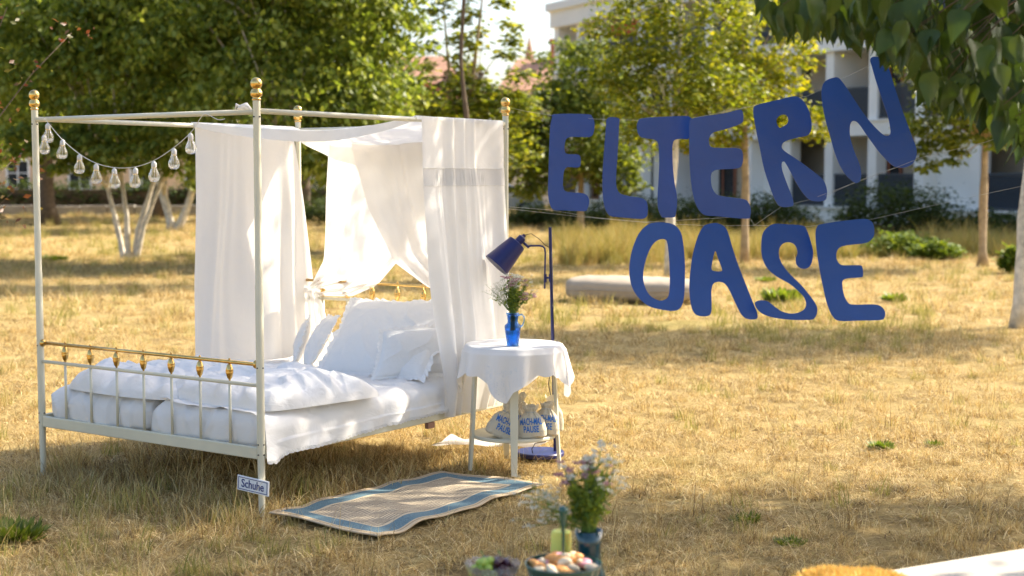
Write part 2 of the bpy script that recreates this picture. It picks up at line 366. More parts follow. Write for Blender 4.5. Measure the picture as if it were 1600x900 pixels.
tree('tree', 'dark leafy tree at the left edge behind the red-leaved shrub', -13.2, 33,
     [[(0, 0, 0, .2), (0, 0, 1.5, .17), (.2, 0, 3, .12), (.2, 0, 5, .05)]],
     [(.2, 0, 4.6, 3.0, 2.4, 2.4, 9000), (2.2, .5, 6.2, 2.4, 2, 1.6, 5000), (.5, -.5, 2.4, 2.0, 1.2, .8, 2400)],
     .17, M['leaf_deep'], M['bark'], 13, droop=.8, per=22, spread=.12, fill=.25)
tree('tree', 'smaller tree with forked white stems farther back beside the curtain', -10.7, 46,
     [[(-.1, 0, 0, .14), (-.3, 0, 1.0, .12), (-.75, 0, 2.4, .07)], [(.1, 0, 0, .14), (.5, 0, 1.0, .12), (1.0, 0, 2.5, .07)]],
     [(0, 0, 4.2, 3.0, 2.4, 2.2, 4000), (1.0, 0, 2.2, 1.3, 1, .8, 600)], .26, M['leaf_deep'], M['barkw'], 14, droop=.8, per=20, spread=.14)
# mass of trees that closes the view behind them
for i, (x, y, s) in enumerate([(-21, 58, 1.0), (-14.5, 60, 1.1), (-8.2, 57, 1.0), (-16, 50, .9)]):
    lab = ['tall dark tree in the back row at the far left', 'tall dark tree in the back row behind the pale-stemmed tree', 'tall dark tree in the back row behind the left curtain', 'tall dark tree in front of the peach house'][i]
    tree('tree', lab, x, y, [[(0, 0, 0, .3), (0, 0, 3, .22), (0, 0, 7, .08)]],
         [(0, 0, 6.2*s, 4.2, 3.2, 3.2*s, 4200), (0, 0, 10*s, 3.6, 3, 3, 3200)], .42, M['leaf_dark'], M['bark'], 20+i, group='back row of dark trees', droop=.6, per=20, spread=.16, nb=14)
# slender yellow-green maple with open top against the sky
def skinny(seed, h0, h1, w0, w1, n0, x0=0.0):
    r = random.Random(seed); L = []; N = int((h1-h0)/.17)
    for k in range(N):
        t = k/(N-1); z = h0+(h1-h0)*t; w = w0*(1-t)+w1*t; sd = 1 if k % 2 else -1
        x = sd*w*r.uniform(.25, 1); L.append((x0+x, r.uniform(-.4, .4), z+r.uniform(-.1, .1)+abs(x)*.12, .16+.30*r.random()*(1-.5*t), .25, .13, int(n0*(1-.5*t))))
    return L
tree('tree', 'slender yellow-green maple with open top against the pale sky', -.95, 31,
     [[(0, 0, 0, .1), (0, 0, 1.6, .08), (.05, 0, 3.2, .05), (.35, 0, 5.7, .015)], [(0, 0, 2.2, .05), (-.35, 0, 3.4, .035), (-.52, 0, 5.6, .012)]],
     skinny(3, 3.2, 5.9, .85, .30, 150, .42)+skinny(4, 3.2, 5.5, .65, .14, 130, -.5)+[(-.3, .2, 2.9, 1.3, 1, .55, 2400), (.7, 0, 3.3, .9, .6, .4, 900), (.6, 0, 2.3, .8, .6, .5, 700)],
     .15, M['leaf_lime'], M['barkt'], 31, droop=.35, per=15, spread=.38, nb=40, rt=.045)
tree('tree', 'small green tree with low crown beside the left curtain tail', -3.1, 33,
     [[(0, 0, 0, .06), (0, 0, 1.4, .05), (0, 0, 2.6, .03)]], [(0, 0, 2.9, 1.5, 1.1, 1.5, 4200), (.9, 0, 1.7, .8, .6, .7, 900)],
     .16, M['leaf_mid'], M['bark'], 32, droop=.7, per=20, spread=.16, rt=.05)
tree('tree', 'dark purple-leaved tree between the maple and the roofs', -1.6, 48,
     [[(0, 0, 0, .12), (0, 0, 2.5, .09), (0, 0, 4.5, .03)]], [(0, 0, 4.4, 1.0, .9, 1.2, 1700), (.2, 0, 2.9, 1.7, 1, 1.0, 1500)],
     .2, leafmat('leaf_purple', GREEN((.03, .014, .016), (.07, .035, .03), (.1, .07, .04)), .3), M['bark'], 33, per=20, spread=.16)
tree('tree', 'dense dark green tree behind the first two letters of the upper row', 1.75, 37,
     [[(0, 0, 0, .09), (0, 0, 1.6, .075), (0, 0, 3.4, .04)]], [(0, 0, 2.7, 1.75, 1.4, 1.25, 5600), (.1, 0, 4.1, 1.25, 1.1, 1.1, 3200), (1.0, 0, 1.7, .7, .6, .5, 800), (-1.35, 0, 2.2, .75, .8, 1.2, 2600)],
     .17, M['leaf_mid'], M['barkt'], 41, droop=.6, per=20, spread=.15, rt=.05)
tree('tree', 'sunlit green tree on a pale trunk behind the T of the upper row', 2.6, 23.8,
     [[(0, 0, 0, .085), (0, 0, 1.4, .075), (.08, 0, 2.4, .06), (.15, 0, 4.6, .02)]],
     [(-.1, 0, 3.0, 1.05, .9, .8, 3000), (-.65, 0, 3.9, .75, .8, .9, 1800), (.5, .2, 4.3, 1.0, .9, .9, 2600), (.9, .2, 3.0, .8, .7, .55, 1500)],
     .115, M['leaf_lime'], M['barkw'], 42, droop=.5, per=18, spread=.16, rt=.05, fill=.45)
tree('tree', 'bright yellow tree in full sun behind the R of the upper row', 4.5, 28.0,
     [[(0, 0, 0, .08), (0, 0, 1.6, .07), (-.05, 0, 3.2, .05), (-.1, 0, 4.6, .02)]],
     [(-.1, 0, 3.35, 1.25, 1.1, .85, 3600), (.35, 0, 4.3, 1.1, 1.1, .9, 2800), (1.1, -.1, 2.75, .85, .7, .35, 1200), (-.8, 0, 2.5, .9, .6, .45, 1100)],
     .125, M['leaf_yellow'], M['barkt'], 43, droop=.5, per=18, spread=.15, rt=.05, fill=.4)
tree('tree', 'young tree with thin tan trunk in front of the dark balconies', 8.88, 27.3,
     [[(0, 0, 0, .085), (-.02, 0, 1.2, .075), (0, 0, 2.4, .06), (0, 0, 4.4, .03)]],
     [(-.2, 0, 2.75, 1.35, 1.0, .55, 2600), (0, 0, 3.9, 1.5, 1.3, 1.0, 4200), (-1.0, 0, 2.15, .6, .5, .35, 500)],
     .14, M['leaf_mid'], M['barkt'], 44, droop=.6, per=20, spread=.15, rt=.05)
tree('birch_tree', 'white-barked trunk standing at the right edge of the lawn', 5.66, 16.0,
     [[(-.05, 0, 0, .085), (0, 0, 1.2, .075), (.12, 0, 2.6, .06), (.3, .1, 5.2, .03)]],
     [(2.0, 1.3, 5.7, 3.0, 1.3, 1.2, 9000), (-.4, 1.5, 5.9, 1.8, 1.0, .9, 4500)],
     .13, M['leaf_mid'], M['barkw'], 45, droop=.6, per=20, spread=.17, rt=.06)
tree('tree', 'tall thin-stemmed tree added behind the near curtain, its crown above the picture shading the lawn', -.78, 24.5,  # added tree: crown above the frame casts the shade band on the left lawn
     [[(0, 0, 0, .06), (.03, 0, 2.5, .04), (-.08, 0, 3.6, .034), (-.02, 0, 4.6, .028), (0, 0, 6.2, .02)]], [(-.5, 0, 6.3, 1.6, 1.3, .8, 5000), (1.1, .3, 6.2, 1.2, 1.2, .7, 3400)],
     .14, M['leaf_lime'], M['bark'], 46, droop=.5, per=20, spread=.13, nb=5, rt=.04)
# trees to the right, outside the frame, whose crowns shade the foreground
tree('tree', 'wide tree right of the lawn whose crown shades the front of the bed', 6.2, 8.4,
     [[(0, 0, 0, .16), (0, 0, 2, .13), (.1, .6, 3.4, .1), (0, 1.2, 5, .05)]],
     [(-3.7, 1.7, 5.2, 1.9, 1.2, .9, 4200), (-1.2, .4, 5.1, 2.2, .9, .9, 3600), (2.2, .9, 5.1, 2.2, 1.2, .9, 3600), (.5, 1.2, 6.0, 2.6, 1.2, .9, 2600)],
     .11, M['leaf_mid'], M['bark'], 51, droop=.6, per=22, spread=.15, rt=.09)

# near tree with large hanging leaves, top right
near = empty('linden_tree', (3.6, 4.9, 0), 0, 'near tree whose large dark leaves hang into the upper right corner', 'tree')
nb_ = MB(); nb_.tube([(0, 0, 0), (.05, 0, 1), (0, 0, 2.2), (-.1, 0, 3.4), (0, 0, 4.6)], [.2, .16, .14, .1, .05], 14); part('trunk', nb_, M['bark'], near, smooth=True)
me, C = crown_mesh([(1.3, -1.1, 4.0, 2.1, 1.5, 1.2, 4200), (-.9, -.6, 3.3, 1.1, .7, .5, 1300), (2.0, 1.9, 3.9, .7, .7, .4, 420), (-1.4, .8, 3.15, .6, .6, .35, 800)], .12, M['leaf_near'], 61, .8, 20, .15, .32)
link('crown', me, near)
def big_leaf(seed):
    r = random.Random(seed); mb = MB(); n = 9; rows = []
    bend = r.uniform(.1, .45); tw = r.uniform(-.4, .4)
    for i in range(n):
        t = i/(n-1); w = .33*math.sin(PI*min(1, t*1.02)**.62)*(1-t**3*.25)*(1 if t < .97 else .1)
        if i == 0: w = .02
        x = t; z = -bend*t*t; wave = .02*math.sin(t*14+seed)
        c, s_ = math.cos(tw*t), math.sin(tw*t)
        row = []
        for k in (-1, -.55, 0, .55, 1):
            yy = k*w; zz = abs(k)*w*.35+wave*abs(k)
            row.append((x, yy*c-zz*s_, z+yy*s_+zz*c))
        rows.append(row)
    mb.grid(np.array(rows)); mb.tube([(-.3, 0, .05), (-.1, 0, .02), (0, 0, 0)], [.008, .008, .008], 4); return mb.mesh('leaf', M['leaf_near'])
BL = [big_leaf(i) for i in range(6)]
env = [(1185, 20), (1200, 42), (1240, 56), (1262, 48), (1290, 45), (1330, 60), (1365, 68), (1400, 85), (1440, 130), (1475, 170), (1505, 150), (1540, 190), (1575, 215), (1600, 225), (1700, 235)]
rr = random.Random(5); cnt = 0; hooks = []
twigs = MB()
for k in range(300):
    px = 1185+(1650-1185)*rr.random()**.72; lim = np.interp(px, [e[0] for e in env], [e[1] for e in env])
    py = -40+(lim+40-28)*(rr.random()**.75) if k > 90 else lim-rr.uniform(26, 46)
    d = rr.uniform(4.7, 5.9) if k > 60 else rr.uniform(4.9, 5.4)
    p = at(px, py, d); L = rr.uniform(.10, .15)*(1.0 if px > 1330 else .85)
    o = link('leaf', BL[k % 6], near, (p[0]-3.6, p[1]-4.9, p[2]))
    o.scale = (L, L, L); o.rotation_mode = 'XYZ'
    o.rotation_euler = (rr.uniform(-.9, .9), R(rr.uniform(48, 95)), rr.uniform(0, 2*PI)); hooks.append(p)
for i in range(0, 300, 6):
    a = hooks[i]; e = Vector((a[0]-3.6, a[1]-4.9, a[2]+.02)); j = Vector((a[0]-3.6+rr.uniform(.3, .8), a[1]-4.9+rr.uniform(-.1, .3), a[2]+rr.uniform(.25, .5)))
    twigs.tube([e, e.lerp(j, .5)+Vector((0, 0, .04)), j], [.0015, .003, .006], 5)
for t in range(5):
    twigs.tube([(-.3, 0, 3.3), (-.8-.1*t, .2+.1*t, 3.2-.04*t), (-1.4-.12*t, .4+.1*t, 2.95-.06*t), (-1.8-.1*t, .5+.2*t, 2.6)], [.03, .02, .01, .004], 7)
part('branch', twigs, M['bark'], near, smooth=True)
VV = []; FF = []; base_co = [np.array([v.co[:] for v in b.vertices]) for b in BL]; base_f = [[tuple(p.vertices) for p in b.polygons] for b in BL]; nv = 0
for k in range(620):
    px = 1290+(1720-1290)*rr.random()**.8; lim = np.interp(px, [e[0] for e in env], [e[1] for e in env])-38
    py = -150+(lim+150)*rr.random()**.8; p = at(px, py, rr.uniform(5.6, 6.9)); L = rr.uniform(.10, .15)
    Mx = Matrix.Rotation(rr.uniform(0, 6.28), 3, 'Z') @ Matrix.Rotation(R(rr.uniform(35, 95)), 3, 'Y') @ Matrix.Rotation(rr.uniform(-.9, .9), 3, 'X'); bc = base_co[k % 6][:45]
    VV.append(bc@np.array(Mx).T*L+p-np.array([3.6, 4.9, 0])); FF += [tuple(i+nv for i in f) for f in base_f[k % 6] if max(f) < 45]; nv += 45
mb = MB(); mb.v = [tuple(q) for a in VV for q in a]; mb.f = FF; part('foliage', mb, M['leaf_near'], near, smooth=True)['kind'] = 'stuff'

# red-leaved shrub at the left edge
rs = empty('plum_shrub', (-3.95, 10.2, 0), 0, 'red and bronze leaved shrub branches at the left edge', 'shrub')
mb = MB(); LP = []; r5 = random.Random(9)
for k in range(15):
    a0 = Vector((r5.uniform(-.3, .1), r5.uniform(-.3, .3), .0)); z1 = r5.uniform(1.3, 3.4); x1 = r5.uniform(-.3, .95) if z1 > 1.9 else r5.uniform(-.2, .8)
    e = Vector((x1, r5.uniform(-.5, .5), z1)); m1 = Vector((-.35, a0.y, z1*.55)); pts = []
    for t in np.linspace(0, 1, 9):
        p = a0*(1-t)**2+m1*2*t*(1-t)+e*t*t; pts.append(p+Vector((r5.uniform(-.02, .02),)*3))
    mb.tube(pts, [.013*(1-t*.85) for t in np.linspace(0, 1, 9)], 6)
    for j in range(3, 9):
        for q in range(16): LP.append(pts[j]+Vector((r5.gauss(0, .09), r5.gauss(0, .09), r5.gauss(0, .08))))
part('branch', mb, M['bark'], rs, smooth=True)
P = np.array([tuple(p) for p in LP]); n = len(P); r6 = np.random.default_rng(4)
D = r6.normal(size=(n, 3)); D[:, 2] = D[:, 2]*.5-.2; D /= np.linalg.norm(D, axis=1)[:, None]; N = np.cross(D, r6.normal(size=(n, 3))); N /= np.linalg.norm(N, axis=1)[:, None]
V, Fc = leaf_arrays(P, D, N, .045*(.6+.8*r6.random(n)), .28); link('foliage', tri_mesh('foliage', V, Fc, M['leaf_red']), rs)

# ---------------------------------------------------------------- shrubs, hedge and meadow growth by the building
def shrub(name, label, x, y, w, h, mt, seed, n=1500, size=.1, cat='shrub', group=None, droop=-.3):
    root = empty(name, (x, y, gz(x, y)), 0, label, cat, group)
    me, C = crown_mesh([(0, 0, h*.52, w, w*.7, h*.48, n), (w*.5, 0, h*.35, w*.6, w*.5, h*.35, n//3), (-w*.5, 0, h*.35, w*.6, w*.5, h*.33, n//3)], size, mt, seed, droop, 14, .18, .25, .2)
    link('foliage', me, root); mb = MB()
    for c in C[::max(1, len(C)//14)]: mb.tube([(0, 0, 0), (c[0]*.4, c[1]*.4, c[2]*.6), tuple(c)], [.02, .012, .004], 5)
    part('stem', mb, M['bark'], root, smooth=True); return root
for i, (px, y, w, h, mt, lab) in enumerate([
    (1390, 37, 1.45, 1.6, 'leaf_dark', 'dark shrub in front of the light wall bay right of the upper row'),
    (1460, 38, .9, 1.1, 'leaf_dark', 'low dark shrub right of the larger dark shrub'),
    (1545, 37, 1.1, .8, 'leaf_dark', 'low dark shrub under the right-hand dark balconies'),
    (1190, 41, 1.5, 1.25, 'leaf_dark', 'dark shrub below the R of the upper row'),
    (1090, 42, 1.5, 1.1, 'leaf_dark', 'dark shrub between the middle letters near the building foot'),
    (985, 44, 1.5, 1.1, 'leaf_dark', 'dark shrub near the building foot behind the letter L'),
    (860, 48, 1.5, .8, 'leaf_dark', 'dark shrub just right of the parked car'),
    (1410, 30, .7, .48, 'leaf_bush', 'bright green bush beside the last letter of the lower row'),
    (1465, 29, .45, .36, 'leaf_bush', 'small bright green bush in the tall dry grass'),
    (1590, 25.5, .28, .5, 'leaf_bush', 'leafy green weed at the foot of the white-barked tree'),
    (525, 52, 1.8, 1.0, 'leaf_dark', 'dark bush behind the gap in the canopy'),
    ]):
    p = gnd(px, 400); x = (px-800)/F*y; shrub('shrub', lab, x, y, w, h, M[mt], 70+i, 4200 if w > 1 else 1700, .11 if mt == 'leaf_dark' else .10)
for i, (px, py, w, h, lab) in enumerate([(1222, 470, .28, .2, 'patch of green weeds seen through the letter S'), (1397, 470, .17, .13, 'low green weed right of the last letter E'), (1376, 700, .07, .07, 'dark green plantain rosette in the sunny straw'),
     (1460, 692, .06, .05, 'smaller green rosette right of the plantain rosette'), (1165, 812, .085, .05, 'green thistle rosette at the shadow edge'), (20, 840, .16, .09, 'green weed clump at the left bottom corner'), (1235, 845, .09, .04, 'green weed in the shaded grass at the front'),
     (80, 405, .4, .12, 'green weeds left of the pale-stemmed tree'), (1196, 440, .2, .1, 'small green weed left of the letter S')]):
    q = gnd(px, py); r7 = np.random.default_rng(90+i); n = int(70+w*1300)
    a = r7.random(n)*2*PI; rad = w*r7.random(n)**.7*.7; P = np.stack([np.cos(a)*rad, np.sin(a)*rad, r7.random(n)*h*.25], -1)
    D = np.stack([np.cos(a), np.sin(a), .3+r7.random(n)*1.6], -1); D /= np.linalg.norm(D, axis=1)[:, None]; N = np.cross(D, [0, 0, 1.]); N /= np.linalg.norm(N, axis=1)[:, None]
    V, Fc = leaf_arrays(P, D, N, (h*.9)*(.5+.7*r7.random(n)), .17); o = link('weed', tri_mesh('weed', V, Fc, M['leaf_bush' if h > .06 and py < 760 else 'leaf_mid']), None, (q[0], q[1], gz(q[0], q[1]))); tag(o, lab, 'weed', 'green weeds in the dry lawn')
hm, _ = crown_mesh([(x, 0, .85, 1.6, .7, .75, 900) for x in np.arange(-11, 11.5, 1.3)], .2, M['leaf_dark'], 88, .2, 18, .2, .27, .2)
hd = empty('hedge', (-18.5, 66, 0), 0, 'long dark clipped hedge behind the low stone kerb wall', 'hedge'); link('foliage', hm, hd)
mb = MB(); mb.box(-12, 11.6, -.35, .35, 0, 1.15); part('woody_core', mb, M['bark'], hd)
kw = empty('low_wall', (-17, 64, 0), 0, 'low grey stone wall along the far side of the lawn', 'wall')
for k in range(24):
    mb = MB(); mb.box(-14+k*1.2+.02, -14+(k+1)*1.2-.02, -.2, .2, -.1, .44+.02*((k*7) % 3)); bevel(part('stone', mb, M['stone'], kw), .02)

# ---------------------------------------------------------------- buildings
class Frame:                               # facade coordinates: s along, t outwards (towards the lawn), z up
    def __init__(f, ax, ay, bx, by):
        L = math.hypot(bx-ax, by-ay); f.a = (ax, ay); f.ang = math.atan2(by-ay, bx-ax); f.L = L
FA = Frame(1.92, 67, 14.54, 41.7)
ap = empty('apartment_building', (1.92, 67, 0), FA.ang, 'white apartment building with deep loggias and dark railings behind the letters', 'building')
# local: +x along facade to the right, +y is away from the lawn or towards it?  facade direction (+x) has its left side at +y (away from lawn side is -y -> test below)
sgn = 1.0 if (-math.sin(FA.ang)*1.0) > 0 else -1.0     # +y local points to world +x (behind the facade) when sgn = 1
def bb(s0, s1, t0, t1, z0, z1, mb=None):   # t is depth behind the facade plane
    mb = mb or MB(); y0, y1 = sorted((t0*sgn, t1*sgn)); return mb.box(s0, s1, y0, y1, z0, z1)
SL = [.70, 3.55, 6.40, 9.25]; PS = [0, 2.1, 4.2, 7.3, 9.6, 12.2, 14.9, 17.2, 19.5, 21.7, 23.9, 26.3, 28.6, 31, 33.4, 35.8]
part('plinth', bb(.2, 36.0, .35, 1.0, -.4, .12), M['dark'], ap)
for k, z in enumerate(SL):
    th = .5 if k < 3 else .75
    o = part('floor_slab', bb(-.15 if k == 3 else 0.003*k, 36.2, -.10-.01*k, 12, z-th, z-.06) if k else bb(.1, 36.2, -.1, 12, z-.58, z-.06), M['wall'], ap)
    o = part('ledge', bb(-.2, 36.25, -.17, 1.7, z-.058, z), M['wall'], ap)
for k in range(3):
    z0, z1 = SL[k]+.002, SL[k+1]-(.5 if k < 2 else .75)-.002
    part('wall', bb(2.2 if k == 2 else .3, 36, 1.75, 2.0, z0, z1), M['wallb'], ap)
    for i, s in enumerate(PS):
        part('pillar', bb(s, s+.42, .02, .45 if i % 2 else 1.75-.01, z0, z1), M['wall'], ap)
    for i in range(len(PS)-1):
        s0, s1 = PS[i]+.42, PS[i+1]; blank = (k == 0 and i in (10, 6, 3))
        if k == 0 and i in (9, 10): blank = (i == 10)
        if blank:
            part('wall_panel', bb(s0, s1, .55, .7, z0, z1), M['wall'], ap); continue
        if k == 0 and i in (1, 2, 4, 5):     # ground-floor doors
            pass
        else:
            mb = MB(); n = int((s1-s0)/.055)
            for q in range(n): bb(s0+.03+q*(s1-s0-.06)/n, s0+.052+q*(s1-s0-.06)/n, .10, .125, z0+.06, z0+1.05, mb)
            bb(s0+.003, s1-.003, .085, .14, z0+1.05, z0+1.10, mb); bb(s0+.003, s1-.003, .085, .14, z0+.04, z0+.08, mb)
            rl = part('railing', mb, M['rail'], ap)
            if k == 0 or (i*k) % 3 == 1: part('privacy_screen', bb(s0+.01, s1-.01, .13, .15, z0+.09, z0+.98), M['rail'], rl)
        w0 = s0+.28; w1 = s1-.25 if i % 3 else s0+(s1-s0)*.62; zt = z1-.28
        wf = MB()
        for a in (w0, (w0+w1)/2-.04, w1-.08): bb(a, a+.08, 1.66, 1.76, z0+.02, zt, wf)
        bb(w0+.08, w1-.08, 1.665, 1.755, zt-.08, zt-.001, wf); bb(w0+.08, w1-.08, 1.665, 1.755, z0+.021, z0+.1, wf)
        fr = part('window', wf, M['dark'] if i % 4 else M['brick'], ap); part('pane', bb(w0+.04, w1-.04, 1.70, 1.72, z0+.05, zt-.04), M['pane'], fr)
part('awning', bb(4.8, 7.2, .2, 1.5, SL[3]-1.5, SL[3]-.95), M['awn'], ap)
part('wall', bb(35.9, 36.15, .1, 12, .1, 9), M['wall'], ap)
part('wall', bb(.3, .55, 2.1, 12, .1, 6.2), M['wall'], ap)
part('roof', bb(-.3, 36.4, -.3, 12.2, SL[3]+.002, SL[3]+.35), M['wall'], ap)

def house(name, label, px0, px1, d, ztop, zroof, wallm, roofm, wins, chim=None, dep=9, gable='long'):
    x0, x1 = (px0-800)/F*d, (px1-800)/F*d; w = x1-x0; root = empty(name, ((x0+x1)/2, d, 0), 0, label, 'house')
    mb = MB(); mb.box(-w/2, w/2, 0, dep, 0, ztop); part('wall', mb, wallm, root)
    mb = MB(); o = .35
    if gable == 'long':
        mb.add([(-w/2-o, -o, ztop), (w/2+o, -o, ztop), (w/2+o, dep+o, ztop), (-w/2-o, dep+o, ztop), (-w/2+o+w*.12, dep/2, zroof), (w/2-o-w*.12, dep/2, zroof)], [(0, 1, 5, 4), (1, 2, 5), (2, 3, 4, 5), (3, 0, 4), (0, 3, 2, 1)])
    rf = part('roof', mb, roofm, root)
    if chim:
        for cx in chim:
            mb = MB(); mb.box(cx-.5, cx+.5, dep*.4, dep*.4+.9, ztop+.4, zroof+1.1); mb.box(cx-.58, cx+.58, dep*.4-.08, dep*.4+.98, zroof+1.102, zroof+1.25); part('chimney', mb, M['brick'], rf)
    for (wx, wz, ww, wh) in wins:
        f = MB(); f.box(wx-ww/2-.1, wx+ww/2+.1, -.10, -.002, wz-.12, wz-.002); f.box(wx-ww/2-.1, wx-ww/2, -.08, -.003, wz, wz+wh); f.box(wx+ww/2, wx+ww/2+.1, -.08, -.003, wz, wz+wh)
        f.box(wx-ww/2-.1, wx+ww/2+.1, -.08, -.003, wz+wh+.001, wz+wh+.12); f.box(wx-.03, wx+.03, -.07, -.003, wz, wz+wh); f.box(wx-ww/2, wx-.03, -.065, -.003, wz+wh*.55, wz+wh*.55+.05); f.box(wx+.03, wx+ww/2, -.065, -.003, wz+wh*.55, wz+wh*.55+.05)
        fr = part('window', f, M['signwhite'], root); p = MB(); p.box(wx-ww/2, wx+ww/2, -.03, -.004, wz, wz+wh); part('pane', p, M['pane'], fr)
    return root
house('house', 'peach rendered house seen under the trees at the left', -120, 340, 80, 7.5, 11, M['peach'], M['tile'], [(x, 1.1, 1.1, 1.5) for x in (-6.2, -2.8, .6, 4.0, 7)]+[(x, 4.4, 1.1, 1.5) for x in (-6.2, -2.8, .6, 4.0, 7)])
house('house', 'pale house behind the gap between the curtains', 420, 640, 82, 5.2, 8.0, M['bench'], M['tile'], [(-2.2, 1.4, 1, 1.3), (.2, 1.4, 1, 1.3), (2.5, 1.4, 1, 1.3)])
house('house', 'brick house with tiled roof left of the slender maple', 600, 715, 98, 8.0, 10.2, M['brick'], M['tile'], [(-1.2, 5.4, .9, 1.4), (1.0, 5.4, .9, 1.4)], None)
house('house', 'tiled-roof house with brick chimney left of the apartment building', 785, 905, 92, 7.2, 9.5, M['bench'], M['tile'], [(-1.4, 4.2, .9, 1.4), (.6, 4.2, .9, 1.4)], [1.2])
sp = empty('church_spire', (1.65, 140, 0), 0, 'tiny dark church spire above the tiled roof', 'spire'); mb = MB(); mb.box(-.9, .9, -.9, .9, 0, 11.5); part('tower', mb, M['brick'], sp)
mb = MB(); mb.lathe([(1.1, 11.5), (.5, 12.9), (0.02, 15.2)], 8); part('spire', mb, M['tile'], sp)
wh = house('house', 'white building beyond the red roof left of the slender maple', 560, 690, 120, 10.6, 11.4, M['wall'], M['stone'], [(-1.2, 8.4, 1, 1.4), (1.6, 8.4, 1, 1.4)])

# ---- parked car
cx = (772-800)/F*62; car = empty('parked_car', (cx, 62, 0), 0, 'silver parked car beyond the lawn behind the bed post', 'car')
prof = [(-2.1, .35), (-2.12, .75), (-1.9, .92), (-1.2, .98), (-.75, 1.38), (.65, 1.42), (1.3, 1.02), (1.95, .88), (2.1, .7), (2.1, .35)]
def extr(mb, pr, y0, y1):
    n = len(pr); mb.add([(x, y0, z) for x, z in pr]+[(x, y1, z) for x, z in pr], [tuple(range(n)), tuple(range(2*n-1, n-1, -1))]+[(i, n+i, n+(i+1) % n, (i+1) % n) for i in range(n)]); return mb
bevel(part('body', extr(MB(), prof, -.85, .85), M['car'], car), .06, 3)
part('side_window', extr(MB(), [(-1.05, 1.0), (-.68, 1.32), (-.05, 1.34), (-.05, 1.0)], -.862, -.852), M['pane'], car); part('side_window', extr(MB(), [(.02, 1.0), (.02, 1.34), (.6, 1.35), (1.12, 1.03)], -.862, -.852), M['pane'], car)
for wx in (-1.3, 1.3):
    wmb = MB(); wmb.lathe([(.0, -.1), (.3, -.1), (.33, -.06), (.33, .06), (.3, .1), (0, .1)], 20, (wx, -.8, .33), Matrix.Rotation(PI/2, 3, 'X')); tw = part('wheel', wmb, M['tyre'], car, smooth=True)
    wmb = MB(); wmb.lathe([(0, .11), (.2, .105), (.2, .12), (0, .13)], 16, (wx, -.8, .33), Matrix.Rotation(PI/2, 3, 'X')); part('rim', wmb, M['car'], tw)

# ---------------------------------------------------------------- the canopy bed   (local: x = length towards the head, y = width to the left)
BX, BY, BROT = -1.221, 6.978, PI/2 - .6078; BL_, BW = 2.07, 1.676
bed = empty('canopy_bed', (BX, BY, 0), BROT, 'ivory metal four-poster bed with brass rails standing in the dry grass', 'bed')
bm_ = bed.matrix_world; BMAT = Matrix.Translation((BX, BY, 0)) @ Matrix.Rotation(BROT, 4, 'Z')
def bedtop(name, mb, mt, label, cat, group=None, smooth=True):       # a thing of its own lying on / hanging from the bed
    me = mb.mesh(name, mt, smooth); o = link(name, me, None, (BX, BY, 0), (0, 0, BROT)); recenter(o); return tag(o, label, cat, group)
for u, w in ((0, 0), (0, BW), (BL_, BW), (BL_, 0)):
    mb = MB(); mb.tube([(u, w, -.01), (u, w, .30)], [.0155, .019], 16); mb.tube([(u, w, .30), (u, w, 1.12), (u, w, 1.125), (u, w, 2.012)], [.0195, .0195, .018, .018], 16)
    po = part('post', mb, M['ivory'], bed, sharp=40)
    mb = MB(); prof = [(.018, 2.008), (.022, 2.010), (.022, 2.016), (.017, 2.019), (.019, 2.024), (.027, 2.030), (.0295, 2.040), (.027, 2.050), (.024, 2.053), (.025, 2.056), (.022, 2.060), (.015, 2.063)]
    for k in range(11):
        a = -.9+k*(PI/2+.9)/10; prof.append((max(.0285*math.cos(a), 0 if k == 10 else .001), 2.088+.0285*math.sin(a)))
    mb.lathe(prof, 28, (u, w, 0)); part('finial', mb, M['brass'], po, smooth=True)
    mb = MB()
    for z in (.345, .295, .72 if u == 0 else .93, 1.93):
        for (dx, dy) in ((-1, 0), (0, -1)):
            mb.tube([(u+dx*.017, w+dy*.017, z), (u+dx*.0215, w+dy*.0215, z)], .004, 8)
    part('screw', mb, M['dark'], po, smooth=True)
ZT = 1.954
for a, b in (((0, .018), (0, BW-.018)), ((BL_, .018), (BL_, BW-.018))):
    mb = MB(); mb.tube([(*a, ZT), (*b, ZT)], .0135, 14); part('top_rail', mb, M['ivory'], bed, smooth=True)
for a, b in (((.018, 0), (BL_-.018, 0)), ((.018, BW), (BL_-.018, BW))):
    mb = MB(); mb.tube([(*a, ZT+.004), (*b, ZT+.004)], .0135, 14); part('top_rail', mb, M['ivory'], bed, smooth=True)
